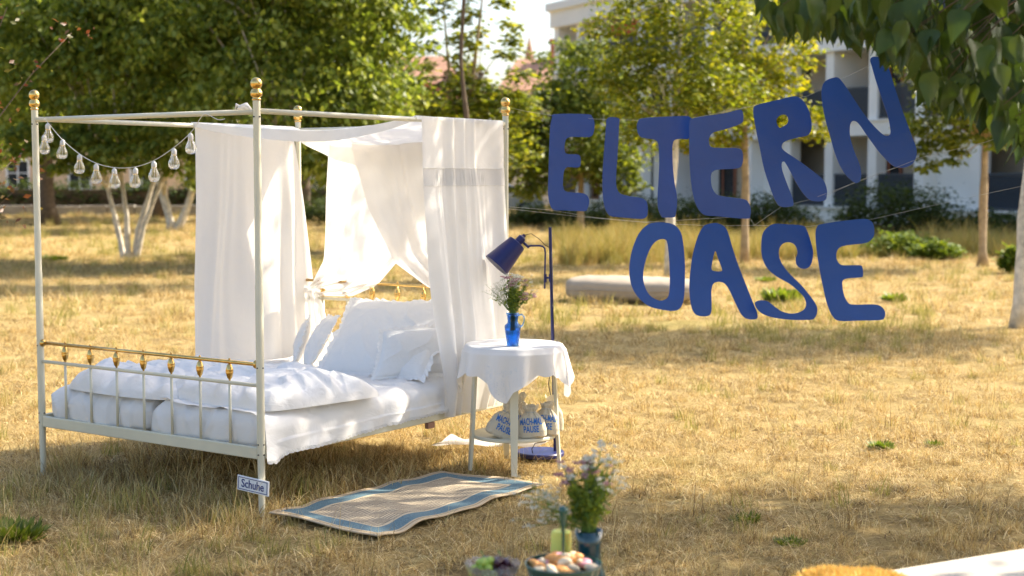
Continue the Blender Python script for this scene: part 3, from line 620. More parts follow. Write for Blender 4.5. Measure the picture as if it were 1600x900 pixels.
for u, zb, zr, z0 in ((0, .735, .632, .29), (BL_, .965, .85, .29)):
    mb = MB(); mb.tube([(u, .03, zb), (u, BW-.03, zb)], .0095, 14); br = part('brass_rail', mb, M['brass'], bed, smooth=True)
    for w in (.018, BW-.018):
        mb = MB(); s_ = 1 if w < 1 else -1
        mb.lathe([(.0, -.004), (.018, -.002), (.022, .006), (.018, .016), (.011, .022), (.0, .024)], 18, (u, w, zb), Matrix.Rotation(-PI/2*s_, 3, 'X')); part('rail_boss', mb, M['brass'], br, smooth=True)
    mb = MB(); mb.tube([(u, .016, zr), (u, BW-.016, zr)], .0095, 12); part('cross_rail', mb, M['ivory'], bed, smooth=True)
    mb = MB(); mb.box(u-.012, u+.012, .017, BW-.017, .270, .330); bevel(part('bottom_rail', mb, M['ivory'], bed), .005)
    for k in range(7):
        w = BW*(k+1)/8
        mb = MB(); mb.tube([(u, w, .328), (u, w, zr-.006)], .0072, 10); part('spindle', mb, M['ivory'], bed, smooth=True)
        mb = MB(); h = zb-zr
        mb.lathe([(.004, zr+.008), (.006, zr+.016), (.0125, zr+.024), (.0175, zr+.043), (.0195, zr+.053), (.018, zr+.056), (.0195, zr+.059), (.0175, zr+.069), (.012, zr+.086), (.006, zr+.093), (.004, zb-.008)], 16, (u, w, 0))
        mb.lathe([(.0, zb+.019), (.005, zb+.016), (.006, zb+.012), (.004, zb+.009)][::-1], 10, (u, w, 0)); part('brass_ornament', mb, M['brass'], bed, smooth=True)
for w in (0, BW):
    mb = MB(); mb.box(.017, BL_-.017, w-.014, w+.014, .272, .337); bevel(part('side_rail', mb, M['ivory'], bed), .005)
mb = MB()
for k in range(9): mb.box(.1+k*.22, .17+k*.22, .016, BW-.016, .285, .305)
part('slat', mb, M['wood'], bed)
mb = MB(); mb.box(1.30, 1.36, -.012, .012, .236, .269); part('bracket', mb, M['tile'], bed)

# ---- two mattresses under sheets
def puffbox(x0, x1, y0, y1, z0, z1, rad, nx, ny, wr, seed):
    """rounded slab on a lattice, with wrinkles"""
    bm = bmesh.new(); cxx = ((x0+x1)/2, (y0+y1)/2, (z0+z1)/2); hx = ((x1-x0)/2, (y1-y0)/2, (z1-z0)/2); idx = {}
    N3 = (nx, ny, 12); mb = MB(); V = []; Fc = []
    def vid(i, j, k):
        key = (i, j, k)
        if key not in idx: idx[key] = len(V); V.append([cxx[a]+hx[a]*(2*q/N3[a]-1) for a, q in enumerate(key)])
        return idx[key]
    for ax in range(3):
        b, c = [a for a in range(3) if a != ax]
        for side in (0, N3[ax]):
            for p in range(N3[b]):
                for q in range(N3[c]):
                    quad = []
                    for dp, dq in ((0, 0), (1, 0), (1, 1), (0, 1)):
                        key = [0, 0, 0]; key[ax] = side; key[b] = p+dp; key[c] = q+dq; quad.append(vid(*key))
                    Fc.append(tuple(quad if (side > 0) != (ax == 1) else quad[::-1]))
    A = np.array(V); C0 = np.array(cxx); H = np.array(hx); inner = np.clip(A-C0, -(H-rad), H-rad); d = (A-C0)-inner; L2 = np.linalg.norm(d, axis=1); Li = np.abs(d).max(1)
    d = np.where(L2[:, None] > 1e-9, d/np.maximum(L2, 1e-9)[:, None]*Li[:, None], 0); A = C0+inner+d
    w1 = np.abs(smooth_noise(A*np.array([1, 1, .6]), 17, seed)); w2 = smooth_noise(A, 9, seed+1); w3 = np.abs(smooth_noise(A*np.array([1, 1, .5]), 34, seed+2))
    nrm = d/np.maximum(Li, 1e-9)[:, None]; side = (Li > rad*.5)
    w4 = (1-np.abs(smooth_noise(A*np.array([1, 1, .45])+.02*smooth_noise(A, 20, seed+6)[:, None], 24, seed+5)))**6; A += nrm*(side*(w2*wr+w1*wr*1.2+w3*wr*.6+w4*wr*1.6))[:, None]; bm.free()
    return mb.add(A, Fc)
for i, (y0, y1, lab) in enumerate(((.03, .83, 'white-sheeted mattress on the near side of the bed'), (.845, BW-.03, 'white-sheeted mattress on the far side of the bed'))):
    o = bedtop('mattress', puffbox(.02, BL_-.03, y0, y1, .285, .482, .08, 150, 64, .009, 100+i*7), M['sheet'], lab, 'mattress', 'mattresses on the bed')

# ---- bed sheet hanging over the near side, with a lace hem
us = np.linspace(.025, 1.95, 150); hemz = np.interp(us, [0, .08, .2, .5, .95, 1.4, 1.95], [.268, .262, .292, .296, .322, .328, .335])
A = []
ts = np.concatenate([np.linspace(0, 1, 22), 1+np.linspace(0, 1, 30)[1:]])
for t in ts:
    if t <= 1:
        y = .75-.62*t; row = np.stack([us, np.full_like(us, y), np.full_like(us, .494)], -1)
    else:
        q = t-1; q1 = min(1, q/.42); q2 = max(0, (q-.42)/.58); a_ = q1*PI/2
        y = .13-.135*math.sin(a_)-.012*q2; zc = .494-.10*(1-math.cos(a_)); zr_ = zc*np.ones_like(us)*(1-q2)+hemz*q2 if q2 > 0 else np.full_like(us, zc)
        fold = (np.sin(us*19+1.5*np.sin(us*7))*.012+np.sin(us*47+q*3)*.003)*q2
        row = np.stack([us-.02*q2, np.minimum(y-fold-.012*np.exp(-((us-.05)/.1)**2)*q2, np.where(q2 > .35, -.018, 9)), zr_], -1)
    A.append(row)
A = np.array(A); wrk = .012*(1-np.abs(smooth_noise(A*np.array([1., .6, 1.])+.03*smooth_noise(A, 8, 5)[..., None], 14, 137)))**6+smooth_noise(A*np.array([1.0, .55, 1.0]), 13, 131)*.010+np.abs(smooth_noise(A*np.array([.6, 1.6, 1]), 20, 133))*.013
A[..., 2] += wrk*(np.minimum(1, np.maximum(0, 1.35-ts))[:, None]); A[..., 1] -= np.abs(smooth_noise(A*np.array([1, 1, .5]), 15, 132))*.016*(ts[:, None] > .98)
bs = bedtop('bed_sheet', MB().grid(A), M['sheet'], 'white bed sheet with lace hem hanging over the near side of the bed', 'bed sheet')
off = Vector(bs.location) ; inv = bs.rotation_euler.to_matrix().inverted()
sh = inv @ (Vector((BX, BY, 0))-off)
lace = MB(); L0 = A[-1]; n2 = 420; uu = np.linspace(0, len(L0)-1, n2); top = np.stack([np.interp(uu, np.arange(len(L0)), L0[:, k]) for k in range(3)], -1)
bot = top.copy(); bot[:, 2] -= .012+.006*np.abs(np.sin(np.arange(n2)*.42)); bot[:, 1] -= .002; lace.grid(np.array([top, bot])+np.array(sh)); part('lace_hem', lace, M['lace'], bs, smooth=True)

# ---- duvets
def duvet(c, sx, sy, h, seed, rot=0, z=.49, sq=2.6, wr=.020, flop=0):
    nx, ny = 130, 120; A = []; B2 = []
    X, Y = np.meshgrid(np.linspace(-1, 1, nx), np.linspace(-1, 1, ny), indexing='ij')
    # squircle mapping so that corners stay soft
    Xs = X*np.sqrt(1-.28*Y*Y*X*X); Ys = Y*np.sqrt(1-.28*X*X*Y*Y)
    prof = np.clip((1-np.abs(X)**sq)*(1-np.abs(Y)**sq), 0, 1)**.42
    P = np.stack([Xs*sx, Ys*sy, np.zeros_like(X)], -1)
    P[..., 0] += .035*smooth_noise(P, 6, seed+3); P[..., 1] += .03*smooth_noise(P, 6, seed+4)
    n1 = smooth_noise(P*np.array([1, .7, 1]), 9, seed); n2_ = np.abs(smooth_noise(P*np.array([.8, 1.3, 1]), 19, seed+1)); n3 = smooth_noise(P, 42, seed+2)
    ang = np.arctan2(Y, X); edge = np.clip(np.maximum(np.abs(X), np.abs(Y))-.45, 0, 1); rd = (1-np.abs(smooth_noise(P*np.array([.7, 1.2, 1])+.03*n1[..., None], 15, seed+7)))**5+.6*(1-np.abs(smooth_noise(P*np.array([1.2, .7, 1])+.03*n1[..., None], 22, seed+8)))**5; ht = h*prof*(1+.22*n1)+.016*rd*prof+wr*prof*(n2_*1.6+.3*n3)+.030*edge*prof*np.sin(ang*17+3*n1)+.02*prof*np.sin(ang*29+4*n1)*edge
    T = P.copy(); T[..., 2] = ht; Bt = P.copy(); Bt[..., 2] = -.0*prof+.0015
    ca, sa = math.cos(rot), math.sin(rot)
    for Q in (T, Bt):
        x, y = Q[..., 0].copy(), Q[..., 1].copy(); Q[..., 0] = c[0]+x*ca-y*sa; Q[..., 1] = c[1]+x*sa+y*ca; Q[..., 2] += z
    Bt = Bt[::-1]; return MB().grid(T).grid(Bt)
bedtop('duvet', duvet((.49, 1.12), .47, .46, .100, 201, .05, sq=3.6), M['pillow'], 'folded white duvet on the far side at the foot of the bed', 'duvet', 'duvets')
bedtop('duvet', duvet((.50, .42), .44, .48, .118, 211, -.10, sq=3.2), M['pillow'], 'folded white duvet near the front post, its corner pointing to the pillows', 'duvet', 'duvets')

# ---- pillows (given by their four corners) with ruffles
def pillow(p00, p10, p11, p01, th, seed, label, ruffle=0, scallop=False):
    c = [Vector(p) for p in (p00, p10, p11, p01)]; nn = ((c[1]-c[0]).cross(c[3]-c[0])).normalized()
    nx = ny = 56; T = np.zeros((nx, ny, 3)); Bk = np.zeros((nx, ny, 3))
    U, Vv = np.meshgrid(np.linspace(0, 1, nx), np.linspace(0, 1, ny), indexing='ij'); x, y = 2*U-1, 2*Vv-1
    pin = .055; U2 = .5+(U-.5)*(1-pin*(1-np.abs(y)**2)*1.0); V2 = .5+(Vv-.5)*(1-pin*(1-np.abs(x)**2))
    base = sum(np.array(c[k])[None, None]*w[..., None] for k, w in enumerate(((1-U2)*(1-V2), U2*(1-V2), U2*V2, (1-U2)*V2)))
    prof = np.clip((1-np.abs(x)**2.3)*(1-np.abs(y)**2.3), 0, 1)**.55; q = np.stack([x, y, 0*x], -1)
    edge = np.maximum(np.abs(x), np.abs(y)); ang = np.arctan2(y, x)
    wr = .06*smooth_noise(q, 4, seed)+.035*np.abs(smooth_noise(q, 9, seed+1))+.05*np.sin(ang*26+smooth_noise(q, 3, seed+2)*3)*np.clip(edge-.55, 0, 1)
    rd = (1-np.abs(smooth_noise(q+.1*smooth_noise(q, 4, seed)[..., None], 6.5, seed+4)))**5; d = prof*(1+wr*1.6+.16*rd)*th
    N = np.array(nn); sag = -.02*prof
    T = base+N*d[..., None]; Bk = base-N*(prof*th*.6)[..., None]
    mb = MB().grid(T).grid(Bk[::-1]); o = bedtop('pillow', mb, M['pillow'], label, 'pillow', 'pillows')
    sh = o.rotation_euler.to_matrix().inverted() @ (Vector((BX, BY, 0))-Vector(o.location))
    if ruffle:
        per = [base[i, 0] for i in range(nx)]+[base[-1, j] for j in range(1, ny)]+[base[i, -1] for i in range(nx-2, -1, -1)]+[base[0, j] for j in range(ny-2, -1, -1)]
        per = np.array(per); m = len(per); ctr = base.mean((0, 1)); rows = []
        idx = np.linspace(0, m-1, m*4); perf = np.stack([np.interp(idx, np.arange(m), per[:, k]) for k in range(3)], -1)
        out = perf-ctr; out /= np.linalg.norm(out, axis=1)[:, None]; s = np.arange(len(perf))
        for t in (0, .33, .66, 1):
            wav = (np.sin(s*.26+3.0*np.sin(s*.053+seed))+.4*np.sin(s*.51+2*np.sin(s*.031)))*ruffle*(.16 if not scallop else .06)*t
            ext = ruffle*t*((.85+.25*np.sin(s*.11+2*np.sin(s*.04))) if not scallop else (.55+.45*np.abs(np.sin(s*.21))))
            rows.append(perf+out*np.reshape(ext*np.ones(len(s)), (-1, 1))+N*wav[:, None])
        part('ruffle', MB().grid(np.array(rows)+np.array(sh)), M['pillow'], o, smooth=True)
    return o
pillow((1.25, .76, .505), (1.33, .06, .51), (1.88, .20, .885), (1.87, 1.04, .875), .085, 301, 'large square white pillow with frilled edge leaning on the headboard', .045)
pillow((1.20, .30, .51), (1.62, .03, .515), (1.80, .10, .78), (1.36, .36, .76), .05, 311, 'small white pillow with scalloped edge leaning in front of the large frilled one', .03, True)
pillow((1.42, 1.04, .50), (1.26, .86, .505), (1.66, .98, .775), (1.82, 1.20, .77), .055, 321, 'white pillow leaning beside the large frilled one', .03)
pillow((1.60, 1.22, .50), (1.40, 1.10, .505), (1.62, 1.18, .755), (1.86, 1.40, .75), .05, 331, 'leftmost white pillow with a bow behind the second leaning pillow', .035)

# ---- curtains
def drape(L, Rr, ns, nt, axis, amp, freq, seed, t2=None, sheer=True):
    """L / Rr : polylines of (along, z) for both edges; axis 'w' = hanging along x at y const, given as function"""
    pass
def surf(Lc, Rc, ns=170, nt=90, N=(0, 1, 0), amp=.02, nf=9, seed=1, top_amp=.5, sharp=1.0, warp=.6):
    tl = np.linspace(0, 1, nt)
    def res(c):
        c = np.array(c, float); q = np.linspace(0, 1, len(c)); out = np.stack([np.interp(tl, q, c[:, k]) for k in range(3)], -1)
        for _ in range(6): out[1:-1] = (out[:-2]+2*out[1:-1]+out[2:])/4
        return out
    l, r = res(Lc), res(Rc); s = np.linspace(0, 1, ns); r_ = np.random.default_rng(seed)
    s2 = s[None]+warp/nf*.5*np.sin(tl[:, None]*3.1+s[None]*9+seed)
    A = l[:, None]*(1-s[None, :, None])+r[:, None]*s[None, :, None]
    f = np.zeros_like(s2); ph = r_.random(6)*7
    f += np.sin(s2*nf*2*PI+ph[0]+1.2*np.sin(s2*5+ph[1])); f += .22*np.sin(s2*nf*2.1*2*PI+ph[2]+1.5*np.sin(s2*7+ph[3])+tl[:, None]*1.0); f += .35*np.sin(s2*nf*.45*2*PI+ph[4])
    f = np.sign(f)*np.abs(f)**sharp
    amp_t = amp*(top_amp+(1-top_amp)*np.clip(tl*1.6, 0, 1))
    q = np.stack([s2*2, np.broadcast_to(tl[:, None]*1.4, s2.shape)], -1)
    A = A+np.array(N)[None, None]*(f*amp_t[:, None]+.25*amp*smooth_noise(q, 7, seed+9))[..., None]
    return A
Wd = BW
# left curtain, over the far rail, hanging inside
A = surf([(1.150, Wd-.02, 1.972), (1.145, Wd-.02, 1.5), (1.12, Wd-.02, 1.0), (1.13, Wd-.02, .47)], [(2.00, Wd-.02, 1.972), (2.07, Wd-.035, 1.45), (2.12, Wd-.05, 1.0), (2.22, Wd-.04, .42)], N=(0, 1, 0), amp=.020, nf=3.4, seed=3, top_amp=.25)
lc = bedtop('curtain', MB().grid(A), M['sheer'], 'long white curtain hanging from the far top rail of the bed', 'curtain', 'white bed curtains')
# head curtains, parted and tied back to the two head posts
U0 = BL_-.03
A = surf([(U0, 1.37, 1.86), (U0, 1.40, 1.45), (U0, 1.44, 1.1), (U0+.01, 1.56, .93)], [(U0, .30, 1.86), (U0, .52, 1.5), (U0, .80, 1.13), (U0, 1.0, .955), (U0, 1.2, .875), (U0+.01, 1.50, .865)], N=(1, 0, 0), amp=.018, nf=5, seed=8, top_amp=.45)
o = bedtop('curtain', MB().grid(A), M['sheer'], 'white head curtain gathered to the left post', 'curtain', 'white bed curtains')
A = surf([(U0-.04, 1.15, 1.86), (U0-.04, 1.0, 1.45), (U0-.04, .815, 1.11), (U0-.03, .55, .96), (U0-.02, .12, .90)], [(U0-.04, .10, 1.86), (U0-.04, .08, 1.4), (U0-.03, .08, .92)], N=(1, 0, 0), amp=.018, nf=4.2, seed=15, top_amp=.45)
bedtop('curtain', MB().grid(A), M['sheer'], 'white head curtain swept to the right post', 'curtain', 'white bed curtains')
A = surf([(U0+.02, 1.62, .93), (U0+.02, 1.60, .7), (U0+.03, 1.58, .36)], [(U0+.02, 1.50, .90), (U0+.0, 1.42, .75), (U0, 1.30, .52), (U0, 1.28, .36)], ns=60, nt=40, N=(1, 0, 0), amp=.014, nf=4, seed=21)
bedtop('curtain_tail', MB().grid(A), M['sheer'], 'loose tail of white cloth hanging below the tie at the left head post', 'curtain tail')
mb = MB(); mb.tube([(U0+.05+.03*math.cos(a), 1.60+.05*math.sin(a), .90+.01*math.sin(3*a)) for a in np.linspace(0, 2*PI, 18)], .010, 8); bedtop('curtain_tie', mb, M['sheer'], 'twisted white tie holding the head curtain to the left post', 'curtain tie')
# canopy cloth
nu, nw = 70, 130; ws = np.linspace(Wd+.012, -.012, nw); A = np.zeros((nu, nw, 3))
for i in range(nu):
    a = i/(nu-1); u0 = 1.145+(2.03-1.145)*a; q = (Wd-ws)/Wd
    edge = np.exp(-((a)/.06)**2)
    u = u0+.05*np.sin(q*PI)*(1-a)*1.0+.06*q*(1-a); sag = (.040+.085*a**1.2)*np.sin(PI*np.clip(q, 0, 1))**.8
    z = 1.978-sag+.010*np.sin(a*22+q*3)*np.sin(PI*q)+.012*np.sin(a*9+1+q*5)*np.sin(PI*q)
    z -= edge*.03*np.sin(PI*q)
    A[i] = np.stack([u, ws, z], -1)
can = bedtop('canopy_cloth', MB().grid(A), M['sheer'], 'white cloth slung across the top of the bed as a canopy', 'canopy')
# front valance fold and the rear skirt that hangs behind
q = np.linspace(0, 1, 130); rows = []
for t in np.linspace(0, 1, 14):
    z = A[-1][:, 2]-t*(.045+.10*np.sin(PI*q)**.6)*np.where(q < .9, 1, .6); rows.append(np.stack([A[-1][:, 0]+.012*np.sin(q*40+t*2)*t, A[-1][:, 1], z], -1))
bedtop('canopy_skirt', MB().grid(np.array(rows)), M['sheer'], 'short white cloth edge hanging at the head end of the canopy', 'canopy cloth')
rows = []
for t in np.linspace(0, 1, 10):
    z = A[0][:, 2]-t*(.020+.045*np.sin(PI*q)**.7); rows.append(np.stack([A[0][:, 0]+.01*np.sin(q*15)*t-.008*t, A[0][:, 1], z], -1))
sk = part('front_fold', MB().grid(np.array(rows)+np.array(can.rotation_euler.to_matrix().inverted() @ (Vector((BX, BY, 0))-Vector(can.location)))), M['sheer'], can, smooth=True)
# right curtain with its smocked band
Rv = -.030
A = surf([(1.205, Rv, 1.975), (1.215, Rv, 1.70), (1.24, Rv-.01, 1.40), (1.29, Rv-.01, 1.10), (1.36, Rv-.02, .78), (1.405, Rv-.02, .50), (1.42, Rv-.01, .285)],
         [(2.00, Rv, 1.975), (2.00, Rv, 1.70), (2.03, Rv, 1.40), (2.045, Rv-.01, 1.10), (2.06, Rv-.01, .78), (2.02, Rv-.02, .50), (1.90, Rv-.03, .30)], ns=260, nt=130, N=(0, 1, 0), amp=.019, nf=4.6, seed=33, top_amp=.62)
tl = np.linspace(1.975, .29, 130); band = np.exp(-((tl-1.635)/.035)**2); s = np.linspace(0, 1, 260); mid = (np.clip((s-.10)/.06, 0, 1)*np.clip((.82-s)/.06, 0, 1))
gth = np.sin(s*2*PI*44)*.5+np.sin(s*2*PI*61+1)*.3
A[..., 1] += (band[:, None]*mid[None]*gth[None])*.0035; below = np.clip((1.66-tl)/.25, 0, 1)*np.clip((tl-.9)/.6, 0, 1); A[..., 1] += below[:, None]*mid[None]*np.sin(s*2*PI*17+np.sin(s*20))[None]*.004
rc = bedtop('curtain', MB().grid(A), M['sheer'], 'white curtain with a gathered band hanging outside the near top rail', 'curtain', 'white bed curtains')
shv = np.array(rc.rotation_euler.to_matrix().inverted() @ (Vector((BX, BY, 0))-Vector(rc.location)))
i0 = int(np.argmin(abs(tl-1.685))); i1 = int(np.argmin(abs(tl-1.60)))
Bn = A[i0:i1+1].copy(); Bn[..., 1] -= .0025; part('gathered_band', MB().grid(Bn+shv), cloth('band_cloth', (.84, .83, .82), .42, 20, .1), rc, smooth=True)
for zz in (1.685, 1.60):
    i = int(np.argmin(abs(tl-zz))); ln = A[i].copy(); ln[:, 1] -= .007; part('seam', MB().tube((ln+shv)[::3], .0016, 5), M['cord'], rc, smooth=True)
# top roll over the near rail
q = np.linspace(0, 2*PI*.62, 14); rows = [np.stack([A[0][:, 0], .0+.0175*-np.cos(a+PI*1.0)*-1*np.ones(260), (ZT+.004)+.0175*np.sin(a)*np.ones(260)], -1) for a in np.linspace(0, PI, 12)]
part('rail_turn', MB().grid(np.array(rows)+shv), M['sheer'], rc, smooth=True)
# puddle of cloth on the grass under the near curtain
nx = 60; X, Y = np.meshgrid(np.linspace(-1, 1, nx), np.linspace(-1, 1, 40), indexing='ij'); P = np.stack([X*.30*(1-.2*Y), Y*.12+.03*np.sin(X*5), 0*X], -1)
P[..., 2] = .035+.05*np.abs(smooth_noise(P, 14, 77))+.035*smooth_noise(P, 7, 78)*(1-X*X)-.03*np.maximum(np.abs(X), np.abs(Y))**4
c = gnd(765, 703); P[..., 2] += .05*np.exp(-((X+.35)/.35)**2)
o = link('loose_cloth', MB().grid(P+np.array([c[0], c[1]+.10, .0])).mesh('loose_cloth', M['sheer'])); recenter(o); tag(o, 'end of white cloth lying on the grass behind the side table', 'cloth')
mb = MB(); mb.tube([(.0, .04, 1.965), (.0, .07, 1.983), (.0, .11, 1.975), (0, .14, 1.958)], [.008, .017, .014, .004], 10); mb.tube([(0, .10, 1.975), (-.01, .125, 1.99), (-.015, .13, 1.965)], [.006, .009, .003], 8)
bedtop('cloth_knot', mb, M['sheer'], 'small knotted white ribbon on the foot top rail beside the near post', 'ribbon')

# ---- string lights on the foot rail
slt = empty('string_lights', (BX, BY, 0), BROT, 'string of ten clear light bulbs hanging from the foot top rail', 'string lights')
def fpt(px, py):       # point of the foot plane seen at a pixel
    r = ray(px, py); d = np.array([math.sin(.6078), math.cos(.6078)]); n = np.array([-d[1], d[0]]); o = np.array([-BX, -BY]); t = (0-o@d)/(r[:2]@d); q = r[:2]*t+o
    return (-.02, float(q@n), float(CH+r[2]*t))
cp = [(74, 186), (80, 192), (101, 217), (128, 240), (155, 255), (184, 262), (215, 261), (245, 251), (276, 231), (303, 207), (318, 185), (326, 178), (345, 187), (356, 186)]
mb = MB(); pts = [Vector(fpt(*p)) for p in cp]; fine = []
for i in range(len(pts)-1):
    p0, p1, p2, p3 = pts[max(i-1, 0)], pts[i], pts[i+1], pts[min(i+2, len(pts)-1)]
    for t in (0, .25, .5, .75): fine.append(.5*((2*p1)+(p2-p0)*t+(2*p0-5*p1+4*p2-p3)*t*t+(3*p1-p0-3*p2+p3)*t**3))
mb.tube(fine+[pts[-1]], .0017, 6); part('cord', mb, M['cord'], slt, smooth=True)
bp = [(.0, .0), (.012, .0005), (.022, .006), (.0275, .018), (.0285, .028), (.026, .040), (.020, .053), (.0145, .066), (.0125, .075)]
bulb_me = MB().lathe(bp+[(max(r-.0011, 0), min(z, .0745)) if z > .001 else (0, .0012) for r, z in bp[::-1]], 20).mesh('bulb', M['bulb']); cap = MB().lathe([(.0125, .073), (.0135, .076), (.0135, .092), (.010, .099), (.004, .104), (.0, .106)], 16); 
cap_me = flat(cap.mesh('cap', mat('clear_cap', (.62, .6, .56), .3, bump=0)))
ledm = MB(); r8 = random.Random(2)
for k in range(2):
    zz = [r8.uniform(.008, .022) for _ in range(18)]; ledm.tube([(.015*math.cos(a*1.1+k*2), .015*math.sin(a*1.3+k), z) for a, z in zip(range(18), zz)], .0006, 4)
ledm.tube([(0, 0, .02), (.003, 0, .045), (0, .003, .075)], .0009, 4)
led_me = ledm.mesh('led_wire', M['led'])
for (px, py) in [(80, 192), (74, 210), (101, 217), (128, 240), (155, 255), (184, 262), (215, 261), (245, 251), (276, 231), (303, 207)]:
    p = fpt(px, py); b = link('bulb', bulb_me, slt, (p[0], p[1], p[2]-.107)); b.rotation_euler = (r8.uniform(-.05, .05), r8.uniform(-.06, .06), r8.uniform(0, 6))
    link('cap', cap_me, b); link('led_wire', led_me, b)
# ---- enamel sign Schuhe on the near post
sg = empty('name_sign', (BX, BY, 0), BROT, 'small white enamel sign reading Schuhe tied to the near bed post', 'sign')
cy, cz = .032, .143
def tilt(o): o.location = (-.026, cy, cz); o.rotation_euler = (R(3.0), 0, 0)
mb = MB(); mb.box(-.003, .003, -.106, .106, -.0375, .0375); pl = bevel(part('plate', mb, M['signwhite'], sg), .002, 2); tilt(pl)
mb = MB(); a, b = .098, .0305
for (y0, y1, z0, z1) in ((-a, a, b-.003, b), (-a, a, -b, -b+.003), (-a, -a+.003, -b+.0031, b-.0031), (a-.003, a, -b+.0031, b-.0031)): mb.box(-.0045, -.0031, y0, y1, z0, z1)
part('border', mb, M['signblue'], pl)
def text_mesh(name, body, size, extr, mt, parent, loc, rot, scale=(1, 1, 1), off=0):
    cu = bpy.data.curves.new(name, 'FONT'); cu.body = body; cu.size = size; cu.align_x = 'CENTER'; cu.align_y = 'CENTER'; cu.extrude = extr; cu.offset = off; cu.resolution_u = 3; cu.space_line = .85
    o = bpy.data.objects.new(name, cu); COL.objects.link(o); dg = bpy.context.evaluated_depsgraph_get(); me = bpy.data.meshes.new_from_object(o.evaluated_get(dg)); bpy.data.objects.remove(o)
    me.materials.clear(); me.materials.append(mt); t = link(name, me, parent, loc, rot); t.scale = scale; return t
text_mesh('lettering', 'Schuhe', .058, .0006, M['signblue'], pl, (-.0042, 0, 0), (PI/2, 0, -PI/2), (.92, 1.0, 1), .0006)

# ---------------------------------------------------------------- rug
c4 = [gnd(417, 807)[:2], gnd(588, 845)[:2], gnd(850, 761)[:2], gnd(690, 740)[:2]]   # near-left, near-right, far-right, far-left
nu, nv = 150, 70; mb = MB(); A = np.zeros((nu, nv, 3)); UV = []
for i in range(nu):
    for j in range(nv):
        a, b = i/(nu-1), j/(nv-1)
        p = (1-a)*(1-b)*c4[0]+(1-a)*b*c4[1]+a*b*c4[2]+a*(1-b)*c4[3]
        z = .015+.006*math.sin(a*17+.9+b*1.6+.8*math.sin(a*6))*(.45+.4*math.sin(a*5)+.3*b)+.004*math.sin(a*29+b*7)+.003*math.sin(b*6+a*3)
        px_ = .012*math.sin(a*15+.5)
        A[i, j] = (p[0]+px_, p[1]+.012*math.sin(a*13+b*2), max(z, .006))
mb.grid(A); me = mb.mesh('rug', M['rug']); uvl = me.uv_layers.new(name='UVMap')
co = [(i/(nu-1)*1.36, j/(nv-1)*.70) for i in range(nu) for j in range(nv)]
for l in me.loops: uvl.data[l.index].uv = co[l.vertex_index]
o = link('rug', me); recenter(o); solid(o, .006); tag(o, 'wavy woven outdoor rug with blue border lying on the grass beside the bed', 'rug')

# ---------------------------------------------------------------- side table with linen, vase and bags
TX, TY, TH, TR = .012, 8.13, .703, .268
tb = empty('side_table', (TX, TY, 0), 0, 'round ivory side table with a lower shelf beside the bed', 'side table')
mb = MB(); mb.lathe([(TR-.004, TH-.022), (TR, TH-.018), (TR, TH-.004), (TR-.004, TH)], 48); part('tabletop', mb, M['ivory'], tb, sharp=40)
mb = MB(); mb.lathe([(.236, .180), (.240, .184), (.240, .196), (.236, .200)], 48); part('shelf', mb, M['ivory'], tb, sharp=40)
for ang in (-90, -90+72+8, 90+10, 180+18):
    a = R(ang); M4 = Matrix.Rotation(a, 3, 'Z'); mb = MB(); V = []
    for z, hw, r0 in ((0, .016, .252), (.19, .021, .240), (.68, .025, .215)):
        for dx, dy in ((-.009, -hw), (.009, -hw), (.009, hw), (-.009, hw)): V.append(M4 @ Vector((r0+dx+.009, dy, z)))
    mb.add(V, [(0, 3, 2, 1), (8, 9, 10, 11)]+[(k*4+i, k*4+(i+1) % 4, k*4+4+(i+1) % 4, k*4+4+i) for k in (0, 1) for i in range(4)]); bevel(part('leg', mb, M['ivory'], tb), .002)
# tablecloth: a square of linen, scalloped, draped over the round top
nth, nr = 360, 60; A = np.zeros((nr, nth, 3)); sq = .425; rot0 = R(-101-45)
for j in range(nth):
    th = 2*PI*j/nth; tl_ = th-rot0; cc = max(abs(math.cos(tl_)), abs(math.sin(tl_))); ext = sq/cc
    ext = min(ext, sq*1.34); ext += .012*abs(math.sin(tl_*13))-.01
    drop = ext-TR-.004
    for i in range(nr):
        q = i/(nr-1)
        if q < .35: r_ = (TR+.002)*q/.35; z = TH+.0035; 
        else:
            dd = drop*(q-.35)/.65; g_ = dd/max(drop, .01)
            fold = math.sin(tl_*12+.6)+.5*math.sin(tl_*7+1.3); k = (drop/.30)
            r_ = TR+.006+.016*min(1, dd/.03)+dd*(.12+.23*fold*.5)*(.8+.3*k); z = TH+.003-dd*.965-.004*min(1, dd/.02)
        A[i, j] = (r_*math.cos(th), r_*math.sin(th), z)
A[..., 2] += .0015*smooth_noise(A, 25, 5)*(A[..., 2] > TH-.01)
tc = link('tablecloth', MB().grid(A, True).mesh('tablecloth', M['linen']), None, (TX, TY, 0)); recenter(tc); tag(tc, 'white embroidered tablecloth with scalloped points draped over the round side table', 'tablecloth')
emb = MB(); r9 = random.Random(3); z00 = tc.location.z
for jc in [int((math.degrees(rot0)+45+90*k) % 360) for k in range(4)]:
    for k in range(130):
        j = (jc+int(r9.gauss(0, 9))) % 360; i = r9.choice([38, 39, 40, 44, 46, 48, 50, 52, 54]) if abs(j-jc) > 3 else r9.randint(36, 55)
        p = A[i, j]; rr_ = math.hypot(p[0], p[1]); e = Vector((p[0]/rr_, p[1]/rr_, .12)).normalized()
        c_ = Vector(p)+e*.0012-Vector((tc.location.x-TX, tc.location.y-TY, z00)); t1 = e.cross(Vector((0, 0, 1))).normalized()*.0028; t2 = Vector((0, 0, .0028)); emb.add([c_-t1-t2, c_+t1-t2, c_+t1+t2, c_-t1+t2], [(0, 1, 2, 3)])
part('embroidery', emb, M['signwhite'], tc)['kind'] = 'stuff'
